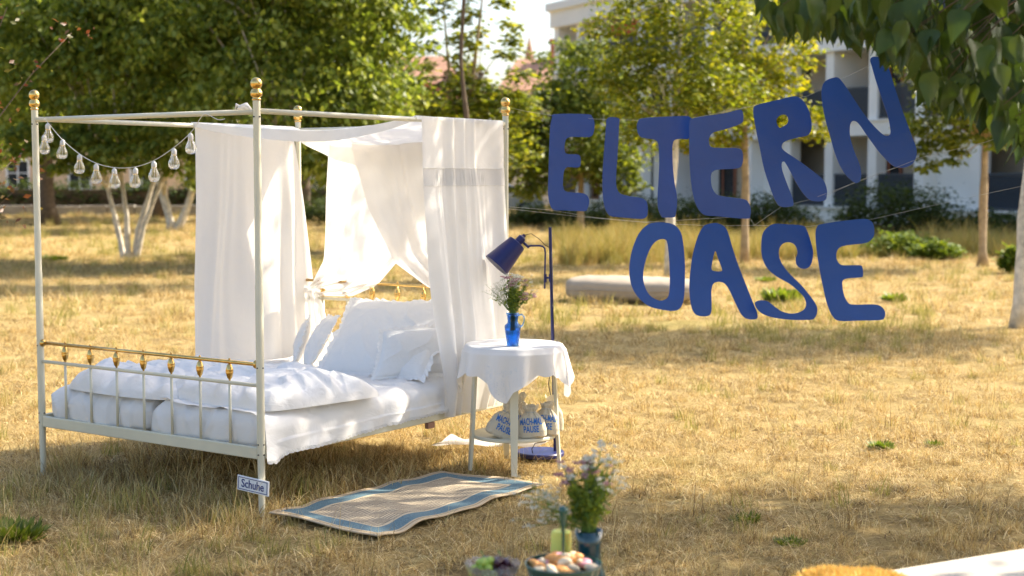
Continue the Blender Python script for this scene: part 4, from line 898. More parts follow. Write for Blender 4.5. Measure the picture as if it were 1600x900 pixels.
# blue glass jug with wild flowers
VX, VY = .004, 8.00
jg = empty('glass_jug', (VX, VY, TH+.004), 0, 'small blue glass jug with a handle on the side table', 'jug')
out = [(.0, .0), (.030, .0), (.034, .004), (.036, .03), (.0415, .075), (.046, .108), (.044, .118), (.030, .130), (.0285, .142), (.032, .165), (.037, .186)]
mb = MB(); mb.lathe(out+[(r-.0025, z) for r, z in out[:2:-1]]+[(.0, .006)], 32); part('body', mb, M['jug'], jg, smooth=True)
mb = MB(); mb.tube([(.032, 0, .172), (.05, 0, .178), (.063, 0, .165), (.064, 0, .142), (.055, 0, .118), (.043, 0, .108)], [.005, .0045, .004, .004, .0045, .006], 10); part('handle', mb, M['jug'], jg, smooth=True)
mb = MB(); mb.lathe([(0, .008), (.030, .008), (.040, .08), (.038, .10), (0, .10)], 24); part('water', mb, glass('water', (.9, .95, 1), 0, 1.33, .4), jg, smooth=True)
def floret(seed, rad, nf, mt, size=.006):
    r = np.random.default_rng(seed); V = []; Fc = []
    for k in range(nf):
        d = r.normal(size=3); d[2] = abs(d[2])*.7; d /= np.linalg.norm(d); c = d*rad*r.random()**.4; c[2] *= .55
        a = r.normal(size=3); a /= np.linalg.norm(a); b = np.cross(a, d); b /= np.linalg.norm(b)+1e-9; n = len(V); s = size*(.6+.8*r.random())
        V += [c-a*s*.5, c+b*s*.5, c+a*s*.5, c-b*s*.5]; Fc += [(n, n+1, n+2, n+3)]
    return MB().add(V, Fc).mesh('flower_head', mt, False)
def bouquet(name, label, loc, neck, h, spread, heads, lean=(0, 0), seed=1, leafn=60, stems_extra=0, scale=1.0):
    root = empty(name, loc, 0, label, 'flowers'); r = random.Random(seed); mb = MB(); lv = []
    for (mes, n, hr, sp, thin) in heads:
        for k in range(n):
            a = r.uniform(0, 2*PI); q = r.random()**.6*sp; hh = h*r.uniform(hr[0], hr[1])
            e = Vector((math.cos(a)*q+lean[0]*thin, math.sin(a)*q*.8+lean[1]*thin, hh)); b0 = Vector((r.uniform(-neck, neck)*.5, r.uniform(-neck, neck)*.5, -.1*scale)); nk = Vector((math.cos(a)*neck*.6*r.random(), math.sin(a)*neck*.6*r.random(), 0.0))
            m_ = nk.lerp(e, .5)+Vector((0, 0, .02)); w = .0012*scale if thin else .0017*scale
            mb.tube([b0, nk, m_, e], [w, w, w*.8, w*.5], 5)
            o = link('flower_head', mes[k % len(mes)], root, e); o.rotation_euler = (r.uniform(-.5, .5), r.uniform(-.5, .5), r.uniform(0, 6)); s = r.uniform(.75, 1.2); o.scale = (s, s, s)
            for t in (.35, .55, .75):
                if r.random() < leafn/100: lv.append(nk.lerp(e, t)+Vector((r.gauss(0, .006), r.gauss(0, .006), 0)))
            if thin and r.random() < .8:
                for z_ in range(3):
                    e2 = m_.lerp(e, .4)+Vector((r.gauss(0, .022), r.gauss(0, .02), r.uniform(.01, .04)))*scale; mb.tube([m_.lerp(e, .3), e2], w*.5, 4); o = link('flower_head', mes[(k+z_) % len(mes)], root, e2); o.scale = (.6, .6, .6); o.rotation_euler = (0, 0, r.uniform(0, 6))
    part('stem', mb, M['stem'], root, smooth=True)
    P = np.repeat(np.array([tuple(p) for p in lv]), 4, 0); n = len(P); rg = np.random.default_rng(seed); D = rg.normal(size=(n, 3)); D[:, 2] += .6; D /= np.linalg.norm(D, axis=1)[:, None]; N = np.cross(D, rg.normal(size=(n, 3))); N /= np.linalg.norm(N, axis=1)[:, None]
    V, Fc = leaf_arrays(P, D, N, .026*scale*(.5+rg.random(n)), .16); link('foliage', tri_mesh('foliage', V, Fc, M['leaf_bush']), root); return root
fw = [floret(i, .021, 60, M['florw'], .005) for i in range(3)]; fp = [floret(10+i, .021, 60, M['florp'], .006) for i in range(3)]; fs = [floret(20+i, .018, 22, M['florw'], .0035) for i in range(3)]; fg = [floret(30+i, .02, 30, M['leaf_bush'], .007) for i in range(2)]
bq = bouquet('bouquet', 'bunch of white and mauve wild flowers in the blue glass jug', (VX, VY, TH+.19), .026, .20, .07, [(fw, 17, (.75, 1.08), .07, 0), (fp, 12, (.7, 1.02), .075, 0), (fg, 26, (.3, .78), .05, 0)], seed=4, leafn=75)
bouquet('bouquet', 'airy white sprigs leaning left out of the blue glass jug', (VX-.004, VY, TH+.19), .02, .20, .035, [(fs, 20, (.3, .85), .055, 1)], lean=(-.10, 0), seed=6, leafn=10)
bouquet('bouquet', 'thin flowering sprigs leaning right out of the blue glass jug', (VX+.004, VY, TH+.19), .02, .20, .045, [(fs, 8, (.45, 1.05), .06, 1), (fp, 5, (.35, .6), .04, .9)], lean=(.105, 0), seed=7, leafn=30)

# ---- canvas bags on the shelf
def bag(px, d, w, dp, h, lean, rz, seed, label, txt=True):
    x = (px-800)/F*d; root = empty('gift_bag', (x, d, .2015), rz, label, 'bag', 'canvas gift bags on the lower shelf'); root.rotation_euler = (0, lean, rz)
    nz, na = 44, 64; A = np.zeros((nz, na, 3)); r = np.random.default_rng(seed)
    zz = np.linspace(0, 1, nz); wprof = np.interp(zz, [0, .04, .25, .55, .72, .80, .90, 1.0], [.90, .98, 1.0, .86, .50, .30, .44, .58]); dprof = np.interp(zz, [0, .04, .25, .55, .72, .80, .90, 1.0], [.8, .98, 1.0, .85, .45, .28, .40, .36])
    def P(i, a):
        c, s = math.cos(a), math.sin(a); pw = .7
        return np.array([w/2*wprof[i]*math.copysign(abs(c)**pw, c), dp/2*dprof[i]*math.copysign(abs(s)**pw, s), h*zz[i]])
    for i in range(nz):
        for k in range(na): A[i, k] = P(i, 2*PI*k/na)
    ang = np.linspace(0, 2*PI, na, endpoint=False); g_ = np.exp(-((zz-.78)/.14)**2)[:, None]
    A[..., 0] *= 1+g_*.16*np.sin(ang*13+seed)[None]; A[..., 1] *= 1+g_*.25*np.sin(ang*11+seed*2)[None]
    A[..., 2] += (zz > .92)[:, None]*h*.05*np.sin(ang*3+seed)[None]+.004*smooth_noise(A, 40, seed)*(zz[:, None] > .05)
    A[..., 1] += .005*smooth_noise(A, 22, seed+1)
    part('body', MB().grid(A, True), M['canvas'], root, smooth=True)
    mb = MB(); i = int(.785*nz); mb.tube([A[i, k]*np.array([1.05, 1.05, 1]) for k in list(range(0, na, 2))+[0]], .0028, 6); part('drawstring', mb, M['twine'], root, smooth=True)
    mb = MB(); mb.lathe([(0, .002), (w*.40, .002), (w*.40, .004), (0, .004)], 16); part('base', mb, M['canvas'], root)
    if txt:
        for body, zc in (('MACH-MAL', .53), ('PAUSE', .29)):
            t = text_mesh('lettering', body, .050, 0, M['ink'], root, (0, 0, 0), (0, 0, 0), (1, 1, 1), .0012); me = t.data
            wd = .122 if body[0] == 'M' else .085; xs_ = [v.co.x for v in me.vertices]; sc = wd/(max(xs_)-min(xs_))
            bmx = bmesh.new(); bmx.from_mesh(me); bmesh.ops.triangulate(bmx, faces=bmx.faces[:]); bmesh.ops.subdivide_edges(bmx, edges=[e for e in bmx.edges if e.calc_length() > .008], cuts=2); bmx.to_mesh(me); bmx.free()
            for v in me.vertices:
                X_, Z_ = v.co.x*sc, h*zc+v.co.y*1.0; i = min(nz-1, max(0, int(Z_/h*(nz-1)))); hw = w/2*wprof[i]; q = max(-.99, min(.99, X_/hw))
                row = A[i]; fr = row[row[:, 1] < 0]; yy = np.interp(X_, np.sort(fr[:, 0]), fr[np.argsort(fr[:, 0]), 1]); v.co = (X_, yy-.0035, Z_)
            me.update()
    return root
bag(779, 7.995, .175, .10, .185, .42, .15, 1, 'leftmost canvas gift bag, tipped over to the right on the shelf')
bag(800, 8.03, .17, .11, .195, .05, .0, 2, 'upright canvas gift bag behind the front table leg')
bag(832, 7.985, .165, .11, .175, -.06, -.06, 3, 'canvas gift bag right of the front table leg with full lettering')
bag(853, 8.06, .15, .10, .185, .04, -.2, 4, 'canvas gift bag at the right end of the shelf')
bag(815, 8.17, .17, .10, .215, -.1, .1, 5, 'tall canvas gift bag standing in the back row', False)
bag(862, 8.18, .14, .09, .20, .02, .1, 6, 'canvas gift bag in the back row at the right', False)

# ---------------------------------------------------------------- floor lamp
lx, ly = .165, 8.42; lp = empty('floor_lamp', (lx, ly, 0), 0, 'dark blue metal reading lamp standing behind the side table', 'lamp')
mb = MB(); mb.lathe([(0, .012), (.135, .012), (.142, .018), (.142, .034), (.136, .040), (0, .042)], 40); part('base', mb, M['bluepaint'], lp, sharp=40)
top = at(859.5, 355, 8.42)-np.array([lx, ly, 0]); bot = at(867.5, 716, 8.42)-np.array([lx, ly, 0]); bot[2] = .04
def lpt(px, py, dy=0): return tuple(at(px, py, 8.42+dy)-np.array([lx, ly, 0]))
mb = MB(); mb.tube([bot, bot*.5+top*.5, top], [.0098, .0098, .0098], 14); part('pole', mb, M['bluepaint'], lp, sharp=40)
mb = MB(); mb.tube([lpt(860.5, 428), lpt(861, 440)], .013, 14); mb.tube([lpt(861.5, 434), lpt(852, 434)], .006, 10); mb.tube([lpt(852, 428), lpt(852, 441)], .009, 12); part('clamp', mb, M['bluepaint'], lp, sharp=40)
mb = MB(); mb.tube([lpt(851, 451), lpt(851.5, 420), lpt(852, 395), lpt(851, 388), lpt(848, 385), lpt(843, 384), lpt(828, 384), lpt(825, 385)], .0052, 12); part('arm', mb, M['bluepaint'], lp, smooth=True)
mb = MB(); mb.tube([lpt(826.5, 387), lpt(818, 379)], .0075, 12); part('joint', mb, M['bluepaint'], lp, smooth=True)
c0, c1 = Vector(lpt(775.5, 415, -.03)), Vector(lpt(808, 380, 0)); ax = (c1-c0).normalized()
def cone(ps, n=40):
    q = ax.to_track_quat('Z', 'Y').to_matrix(); mb = MB(); mb.lathe(ps, n, c0, q); return mb
Ls = (c1-c0).length
part('lamp_shade', cone([(.083, 0), (.055, Ls), (.048, Ls+.003), (.02, Ls+.004), (.02, Ls+.001), (.048, Ls-.001), (.0525, Ls-.004), (.0805, .0)]), M['bluepaint'], lp, sharp=40)
part('shade_lining', cone([(.0800, .001), (.052, Ls-.005), (.0, Ls-.006)]), M['lampin'], lp, smooth=True)
part('socket', cone([(.0, Ls), (.024, Ls+.002), (.024, Ls+.045), (.018, Ls+.050), (.012, Ls+.052), (.010, Ls+.066), (0, Ls+.068)], 20), M['bluepaint'], lp, sharp=40)
part('light_bulb', cone([(0, .045), (.02, .05), (.028, .07), (.02, .1), (.012, .13), (.0, .13)], 16), M['signwhite'], lp, smooth=True)
mb = MB(); mb.tube([lpt(821, 367), lpt(830, 365), lpt(842, 373), lpt(852, 383), lpt(859, 387)], .0022, 6); mb.tube([lpt(861, 392, -.012), lpt(861.5, 420, -.016), lpt(864, 470, -.013), lpt(866, 530, -.013)], .0022, 6)
mb.tube([lpt(866, 530, -.013), lpt(863, 560, -.05), lpt(857, 600, -.08), (.06, -.09, .38), (.055, -.05, .24), (.06, -.04, .16), (.03, -.06, .105), (-.03, -.08, .10), (-.05, -.1, .07), (-.045, -.1, .045)], .0028, 6); part('cable', mb, M['black'], lp, smooth=True)
mb = MB(); mb.tube([lpt(868, 534), lpt(874, 536)], .009, 10); part('foot_switch', mb, M['black'], lp, smooth=True)

# ---------------------------------------------------------------- hanging letters
def Z1(p): return [(820+x/3.2147, 90+y/3.2143) for x, y in p]
def Z2(p): return [(1120+x/3.2139, 90+y/3.2143) for x, y in p]
def Z3(p): return [(860+x/2.857, 320+y/2.857) for x, y in p]
LET = [
 ('E', 'blue board letter E, first letter of the upper row nearest the bed', Z1([(150,284),(310,284),(336,298),(347,325),(345,370),(325,398),(240,398),(208,408),(200,435),(200,470),(215,484),(262,486),(278,498),(280,538),(265,552),(215,550),(198,568),(193,610),(193,650),(205,670),(240,678),(295,682),(320,700),(325,730),(315,762),(300,772),(200,768),(150,766),(130,745),(118,690),(119,600),(122,450),(126,350),(135,305)]), None, 8.50),
 ('L', 'blue board letter L in the upper row', Z1([(413,304),(468,305),(471,340),(465,480),(458,600),(462,655),(480,682),(520,695),(575,703),(605,715),(617,740),(617,790),(600,808),(570,810),(480,802),(430,795),(405,760),(393,700),(390,600),(398,450),(405,360)]), None, 8.36),
 ('T', 'blue board letter T in the upper row', Z1([(590,304),(700,297),(800,293),(825,298),(838,312),(835,345),(826,405),(780,408),(752,414),(743,432),(741,470),(745,560),(755,640),(765,690),(766,740),(759,790),(750,803),(700,804),(688,798),(672,760),(668,700),(672,620),(675,540),(673,470),(668,430),(650,412),(590,402),(570,385),(562,350),(568,320)]), None, 8.22),
 ('E', 'blue board letter E, second E of the upper row with slanting top arm', [(1077.5,192.6),(1083,184.9),(1131,177),(1154,171.5),(1160,174),(1161.5,184),(1158,193),(1131,202.6),(1115.5,206.6),(1108.6,214.4),(1108,223.7),(1112.4,230),(1131,231.2),(1151,231.2),(1158.9,234.7),(1161,244),(1159.8,256.4),(1152.7,263),(1124.8,264.8),(1114,267.9),(1110.8,276.6),(1112.4,292.2),(1119,303),(1130,307),(1160.4,310.9),(1169,315.6),(1172.9,326.4),(1172.3,337.3),(1166,342),(1120,338),(1100,335.7),(1089,323.3),(1082.8,304.6),(1078.8,276.6),(1077.2,245.5),(1076.9,214.4)], None, 8.05),
 ('R', 'blue board letter R in the upper row', Z2([(200,238),(290,216),(380,195),(410,199),(440,225),(465,275),(476,330),(472,370),(450,393),(400,403),(345,420),(327,440),(335,465),(400,510),(470,560),(530,610),(550,650),(553,690),(540,718),(480,720),(440,690),(400,630),(365,565),(345,530),(335,522),(326,532),(330,570),(355,640),(378,700),(385,735),(372,748),(320,748),(290,710),(260,630),(235,550),(215,450),(200,380),(188,310),(183,260)]), Z2([(318,290),(345,287),(358,305),(355,330),(335,345),(315,352),(302,335),(300,310)]), 7.85),
 ('N', 'large slanting blue board letter N under the overhanging leaves', Z2([(545,118),(590,100),(612,103),(640,135),(690,210),(740,285),(790,345),(830,383),(850,393),(868,388),(872,365),(860,300),(830,210),(800,120),(780,50),(770,10),(790,-5),(830,5),(865,60),(890,140),(930,260),(970,370),(1000,450),(1002,492),(985,530),(955,549),(920,553),(880,540),(820,480),(760,400),(715,335),(690,318),(675,325),(668,350),(670,400),(690,470),(715,530),(725,580),(721,615),(708,628),(688,626),(640,580),(600,500),(570,400),(545,310),(530,230),(526,160)]), None, 7.60),
 ('O', 'blue board letter O, first of the lower row', Z3([(440,85),(490,77),(545,85),(575,110),(590,150),(600,250),(600,350),(595,420),(580,460),(550,473),(500,468),(440,452),(390,410),(362,360),(352,300),(358,230),(375,170),(400,120)]), Z3([(480,158),(505,153),(520,165),(528,220),(532,290),(532,370),(525,410),(505,425),(480,425),(445,405),(422,365),(414,320),(420,270),(435,220),(455,180)]), 8.25),
 ('A', 'blue board letter A in the lower row', Z3([(700,87),(740,80),(775,92),(795,120),(815,190),(840,270),(870,350),(900,430),(920,482),(917,508),(880,510),(850,490),(820,430),(795,375),(775,350),(750,344),(728,352),(718,380),(718,440),(715,480),(700,496),(660,495),(635,475),(622,420),(620,350),(630,260),(645,190),(665,130),(685,98)]), Z3([(740,208),(750,240),(766,285),(762,297),(730,295),(720,285),(725,250),(733,218)]), 8.10),
 ('S', 'blue board letter S in the lower row', Z3([(1005,84),(1060,86),(1130,92),(1150,115),(1170,180),(1175,220),(1165,265),(1145,284),(1120,284),(1100,268),(1097,240),(1105,215),(1100,190),(1085,172),(1060,167),(1035,178),(1022,205),(1025,240),(1045,280),(1080,320),(1120,360),(1160,410),(1185,450),(1187,480),(1175,505),(1150,513),(1060,512),(980,500),(935,480),(912,450),(915,432),(940,426),(970,432),(1000,455),(1030,475),(1070,485),(1110,478),(1135,458),(1137,430),(1120,400),(1070,355),(1010,320),(970,285),(948,240),(943,190),(950,130),(975,98)]), None, 7.98),
 ('E', 'blue board letter E, last letter of the lower row', Z3([(1215,85),(1300,72),(1400,62),(1430,68),(1447,90),(1448,135),(1430,160),(1400,172),(1330,180),(1295,190),(1280,210),(1278,240),(1290,262),(1310,270),(1380,270),(1393,280),(1395,315),(1385,324),(1330,328),(1305,338),(1302,360),(1308,400),(1325,435),(1350,445),(1440,444),(1475,455),(1490,480),(1485,505),(1465,514),(1380,516),(1285,517),(1255,495),(1235,450),(1220,390),(1200,280),(1190,200),(1186,130),(1195,95)]), None, 7.82)]
def crom(P, sub=4):
    P = np.array(P); n = len(P); out = []
    for i in range(n):
        p0, p1, p2, p3 = P[i-1], P[i], P[(i+1) % n], P[(i+2) % n]
        for t in np.arange(sub)/sub: out.append(.5*((2*p1)+(p2-p0)*t+(2*p0-5*p1+4*p2-p3)*t*t+(3*p1-p0-3*p2+p3)*t**3))
    return out
TURN = [0.10, .06, .02, -.16, -.05, -.08, -.10, -.02, -.04, -.08]
for (ch, lab, outl, hole, d), turn in zip(LET, TURN):
    cpx = np.mean(np.array(outl), 0); c3 = at(cpx[0], cpx[1], d)
    cu = bpy.data.curves.new('letter', 'CURVE'); cu.dimensions = '2D'; cu.fill_mode = 'BOTH'; cu.extrude = .0022
    nrm = Vector((math.sin(turn), -math.cos(turn), 0)); exd = Vector((math.cos(turn), math.sin(turn), 0))
    for loop in (outl, hole):
        if not loop: continue
        pts = crom(loop); sp = cu.splines.new('POLY'); sp.points.add(len(pts)-1); sp.use_cyclic_u = True
        for k, p in enumerate(pts):
            r_ = Vector(ray(*p).tolist()); t = (Vector(c3.tolist())-Vector((0, 0, CH))).dot(nrm)/r_.dot(nrm); q = r_*t+Vector((0, 0, CH))-Vector(c3.tolist())
            sp.points[k].co = (q.dot(exd), q.z, 0, 1)
    tmp = bpy.data.objects.new('letter', cu); COL.objects.link(tmp); dg = bpy.context.evaluated_depsgraph_get(); me = bpy.data.meshes.new_from_object(tmp.evaluated_get(dg)); bpy.data.objects.remove(tmp)
    me.name = 'letter'; me.materials.clear(); me.materials.append(M['blue']); o = link('letter', me, None, c3, (PI/2+(.06 if outl[0][1] < 300 and d > 8 else .0 if outl[0][1] < 300 else -.13), 0, turn)); tag(o, lab, 'letter', 'blue letters hung on strings')
def dz(px): return np.interp(px, [790, 865, 1040, 1235, 1360, 1600, 1750], [8.66, 8.5, 8.25, 7.86, 7.6, 6.9, 6.4])
def dz2(px): return np.interp(px, [790, 1040, 1280, 1365, 1600, 1750], [8.66, 8.25, 7.92, 7.8, 7.1, 6.7])
for lab, pts, fn in [('top string carrying the upper row of letters from bed post to tree', [(788, 166), (822, 174), (868, 181), (930, 186), (1000, 188), (1080, 185), (1180, 165), (1262, 150), (1310, 126), (1360, 102), (1440, 66), (1560, 10), (1700, -60)], dz),
                     ('string along the feet of the upper row from the bed post', [(794, 323), (860, 328), (930, 340), (1010, 347), (1080, 343), (1170, 338), (1179, 352), (1222, 322), (1265, 312), (1340, 284), (1400, 262), (1440, 246), (1540, 222), (1720, 160)], dz),
                     ('string carrying the lower row of letters', [(794, 326), (900, 338), (1025, 349), (1120, 353), (1180, 352), (1260, 354), (1330, 347), (1365, 342), (1480, 316), (1600, 290), (1740, 262)], dz2),
                     ('loose short string tying the tip of the R to the string of the N', [(1290, 306), (1340, 283), (1398, 262)], lambda p: dz(p)-.02)]:
    mb = MB(); P = [at(x, y, fn(x)+.07) for x, y in pts]; mb.tube(P, .0007, 5); o = link('string', mb.mesh('string', M['twine'])); recenter(o); tag(o, lab, 'string', 'strings of the letter banner')

# ---------------------------------------------------------------- beige air lounger on the lawn
c = gnd(994, 474); L = .93; ns, nk = 60, 40; A = np.zeros((ns, nk, 3))
for i in range(ns):
    u = -1+2*i/(ns-1); e = (1-abs(u)**5)**.45 if abs(u) < 1 else 0
    for k in range(nk):
        a = 2*PI*k/nk; y = .40*e*math.copysign(abs(math.cos(a))**.75, math.cos(a)); z = .170+.170*math.copysign(abs(math.sin(a))**.7, math.sin(a))*(.25+.75*e)*(1 if math.sin(a) < 0 else (1-.10*u))
        A[i, k] = (u*L, y, max(z, .0))
A += (.008*smooth_noise(A, 9, 3)+.008*(1-np.abs(smooth_noise(A*np.array([1, .4, .4]), 14, 8)))**6)[..., None]
pf = link('lounge_cushion', MB().grid(A, True).mesh('lounge_cushion', M['pouf']), None, (c[0], c[1]+.38, -.01), (0, 0, R(-12))); sm = MB(); sm.tube([tuple(A[i, 0]*np.array([1, 1.015, 1])) for i in range(1, ns-1, 2)]+[tuple(A[i, nk//2]*np.array([1, 1.015, 1])) for i in range(ns-2, 0, -2)], .008, 6); part('seam', sm, M['pouf'], pf, smooth=True); tag(pf, 'long beige cushion lying on the lawn behind the letter O', 'cushion')

# ---------------------------------------------------------------- foreground table with food, vase and candle
lt = empty('low_table', (.02, 4.05, 0), 0, 'low wooden table just below the picture carrying fruit, pastries and flowers', 'table')
for k in range(6):
    mb = MB(); mb.box(-.6, .6, -.40+k*.132, -.40+k*.132+.126, .345, .37); bevel(part('plank', mb, M['wood'], lt), .004)
for sx in (-.55, .55):
    for sy in (-.34, .33):
        mb = MB(); mb.box(sx-.025, sx+.025, sy-.025, sy+.025, 0, .344); part('leg', mb, M['wood'], lt)
def lath(name, prof, mt, root, n=40, sharp=None): mb = MB(); mb.lathe(prof, n); return part(name, mb, mt, root, smooth=True)
gp = at(770, 879, 4.18); gb = empty('fruit_bowl', (gp[0], gp[1], .3705), 0, 'small cut-glass bowl of grapes at the lower edge', 'bowl'); zr = gp[2]-.3705
mb = MB(); pr = [(.0, .0), (.03, .0), (.032, .006), (.02, .02), (.028, .03), (.062, zr*.62), (.082, zr), (.078, zr), (.058, zr*.62+.004), (.024, .036), (0, .036)]
mb.lathe(pr, 40)
V2 = []
for (x, y, z) in mb.v:
    a = math.atan2(y, x); r_ = math.hypot(x, y); f_ = 1+(.035*math.sin(a*14) if z > .045 else 0); V2.append((x*f_, y*f_, z+(.004*math.sin(a*14+1) if z > zr-.01 else 0)))
mb.v = V2; part('body', mb, M['crystal'], gb, smooth=True)
gs = MB().lathe([(0, -.014)]+[(.0125*math.cos(a), .014*math.sin(a)) for a in np.linspace(-1.3, 1.3, 8)]+[(0, .014)], 12).mesh('grape', M['grapeg'])
gs2 = gs.copy(); gs2.materials.clear(); gs2.materials.append(M['graper'])
rg_ = random.Random(12)
for (nm, me_, x0, x1, n, lab) in (('grape_bunch', gs, -.055, .008, 26, 'green grapes heaped in the left half of the glass bowl'), ('grape_bunch', gs2, .0, .056, 26, 'dark red grapes heaped in the right half of the glass bowl')):
    ro = empty(nm, (gp[0], gp[1], .3705), 0, lab, 'grapes')
    for k in range(n):
        x = rg_.uniform(x0, x1); y = rg_.uniform(-.045, .045)*(1-abs(x)/.09); lay = (k % 3); z = zr-.028+lay*.017-abs(x)*.12+rg_.uniform(-.003, .003)
        if lay == 2: x = x*.7+(x0+x1)*.15; y *= .6
        g_ = link('grape', me_, ro, (x, y, z)); g_.rotation_euler = (rg_.uniform(0, 3), rg_.uniform(0, 3), 0)
    mb = MB(); mb.tube([((x0+x1)/2, 0, zr-.02), ((x0+x1)/2-.004, .01, zr+.018), ((x0+x1)/2-.012, .01, zr+.034)], [.002, .002, .003], 6); part('stalk', mb, M['stem'], ro, smooth=True)
pp = at(880, 879, 4.10); zr = pp[2]-.3705
pb = empty('serving_bowl', (pp[0], pp[1], .3705), 0, 'green glazed serving bowl with a tall centre handle, full of pastries', 'bowl')
lath('body', [(0, 0), (.05, 0), (.052, .008), (.03, .018), (.04, .03), (.090, zr*.55), (.109, zr-.006), (.111, zr), (.107, zr), (.087, zr*.55+.006), (.03, .04), (0, .04)], M['greenglaze'], pb, 48)
mb = MB(); zt = at(880, 793, 4.10)[2]-.3705; mb.tube([(0, 0, .04), (0, 0, zt-.06), (0, 0, zt-.05), (0, 0, zt-.02), (0, 0, zt-.012), (0, 0, zt), (0, 0, zt+.004)], [.004, .0045, .008, .010, .015, .013, .004], 14); part('handle', mb, M['greenglaze'], pb, smooth=True)
def pastry(seed, mt, s):
    r = np.random.default_rng(seed); n1, n2 = 12, 16; A = np.zeros((n1, n2, 3))
    for i in range(n1):
        th = PI*i/(n1-1)
        for j in range(n2): ph = 2*PI*j/n2; A[i, j] = (math.sin(th)*math.cos(ph)*1.2, math.sin(th)*math.sin(ph)*.9, math.cos(th)*.62)
    A *= s*(1+.20*smooth_noise(A, 3.2, seed))[..., None]; return MB().grid(A, True).mesh('pastry', mt)
kinds = [('crust', 'golden brown pastry', .022), ('cream', 'pale pastry piece', .02), ('pink', 'pink sugared sweet', .017)]
rp = random.Random(21); pm = {(k, i): pastry(k*9+i+1, M[kinds[k][0]], kinds[k][2]) for k in range(3) for i in range(3)}
for k in range(34):
    a = rp.uniform(0, 2*PI); r_ = .088*math.sqrt(rp.random()) if k < 22 else .05*rp.random(); kk = 0 if rp.random() < .48 else 1
    if k in (5, 9, 14, 20, 27, 30): kk = 2
    x, y = r_*math.cos(a), r_*math.sin(a); 
    if kk == 2: y = abs(y)*.8+.01
    o = link('pastry' if kk < 2 else 'sweet', pm[(kk, k % 3)], None, (pp[0]+x, pp[1]+y, pp[2]-.012+(.014 if k >= 22 else 0)+.012*(1-r_/.08)+rp.uniform(-.003, .003))); o.rotation_euler = (rp.uniform(-.6, .6), rp.uniform(-.6, .6), rp.uniform(0, 6))
    side = 'left' if x < -.03 else 'right' if x > .03 else 'middle'; dep = 'on top of the heap' if k >= 22 else 'at the front rim' if y < -.02 else 'at the back rim' if y > .03 else 'inside the heap'
    tag(o, kinds[kk][1]+' '+dep+', '+side+' of the green serving bowl', 'pastry' if kk < 2 else 'sweet', ['golden pastries', 'pale pastries', 'pink sweets'][kk]+' in the green bowl')
cd = at(877, 853, 4.32); ca = empty('candle', (cd[0], cd[1], .3705), 0, 'yellow pillar candle behind the green serving bowl', 'candle'); zt = at(877, 829, 4.32)[2]-.3705
lath('wax', [(0, 0), (.035, 0), (.034, .01), (.031, zt-.008), (.028, zt-.001), (.02, zt), (.015, zt-.003), (0, zt-.003)], M['wax'], ca); mb = MB(); mb.tube([(0, 0, zt-.004), (.001, 0, zt+.008)], .0008, 5); part('wick', mb, M['black'], ca)
vd = 4.26; vp = at(920, 828, vd); vz = vp[2]-.3705; ve = empty('glass_vase', (vp[0], vp[1], .3705), 0, 'dark teal glass vase behind the green serving bowl', 'vase')
lath('body', [(0, 0), (.045, 0), (.052, .02), (.054, vz*.35), (.040, vz*.55), (.036, vz*.66), (.037, vz*.8), (.042, vz), (.039, vz), (.033, vz*.8), (.032, vz*.66), (.036, vz*.55), (.048, vz*.35), (.045, .02), (0, .01)], M['teal'], ve)
fw2 = [floret(40+i, .014, 34, M['florw'], .006) for i in range(3)]; fp2 = [floret(50+i, .015, 36, M['florp'], .007) for i in range(3)]; fs2 = [floret(60+i, .017, 16, M['florw'], .0055) for i in range(3)]
L3 = (vp[0], vp[1], vp[2])
bouquet('bouquet', 'blurred bunch of mauve and white wild flowers in the teal vase', L3, .034, .215, .07, [(fp2, 24, (.62, .98), .10, 0), (fw2, 15, (.7, 1.08), .09, 0), (fg, 22, (.3, .72), .05, 0)], seed=14, leafn=100, scale=1.1)
bouquet('bouquet', 'white airy sprigs falling to the left of the teal vase', L3, .03, .20, .05, [(fs2, 20, (.1, .85), .07, 1)], lean=(-.17, -.02), seed=16, leafn=15)
bouquet('bouquet', 'white airy sprigs at the upper right of the teal vase', L3, .03, .215, .05, [(fs2, 12, (.45, 1.2), .055, 1), (fw2, 4, (.95, 1.2), .03, .4)], lean=(.085, 0), seed=18, leafn=15)

# ---------------------------------------------------------------- pale bench with sheepskin at the lower right
be = empty('bench', (0, 0, 0), 0, 'pale flat bench at the lower right corner', 'bench'); pa = np.array([.80, 4.30]); pb2 = np.array([3.4, 5.66]); dr = (pb2-pa)/np.linalg.norm(pb2-pa); nn = np.array([dr[1], -dr[0]])
be.location = (pa[0], pa[1], 0); be.rotation_euler = (0, 0, math.atan2(dr[1], dr[0])); Lb = float(np.linalg.norm(pb2-pa))
mb = MB(); mb.box(0, Lb, -.62, 0, .33, .40); bevel(part('seat', mb, M['bench'], be), .006, 3)
for x in (.25, Lb-.4):
    mb = MB(); mb.box(x, x+.12, -.55, -.06, 0, .329); bevel(part('leg', mb, M['bench'], be), .006)
fc = at(1325, 892, 4.36); nx = 60; X, Y = np.meshgrid(np.linspace(-1, 1, nx), np.linspace(-1, 1, 50), indexing='ij'); rr2 = np.sqrt(X**2+Y**2); P = np.stack([X*.155*(1-.1*Y*Y)*(1+.1*np.sin(Y*5)), Y*.19*(1-.15*X*X), 0*X], -1)
P[..., 2] = .404+.03*np.clip(1-np.maximum(abs(X), abs(Y))**4, 0, 1)**.5+.018*np.exp(-((X+.25)/.35)**2-((Y-.5)/.4)**2)+.004*smooth_noise(P, 30, 9)
fr_ = empty('sheepskin', (fc[0]+.0, 4.16, 0), R(20), 'golden fluffy sheepskin lying on the pale bench', 'sheepskin'); part('hide', MB().grid(P), M['fur'], fr_, smooth=True)
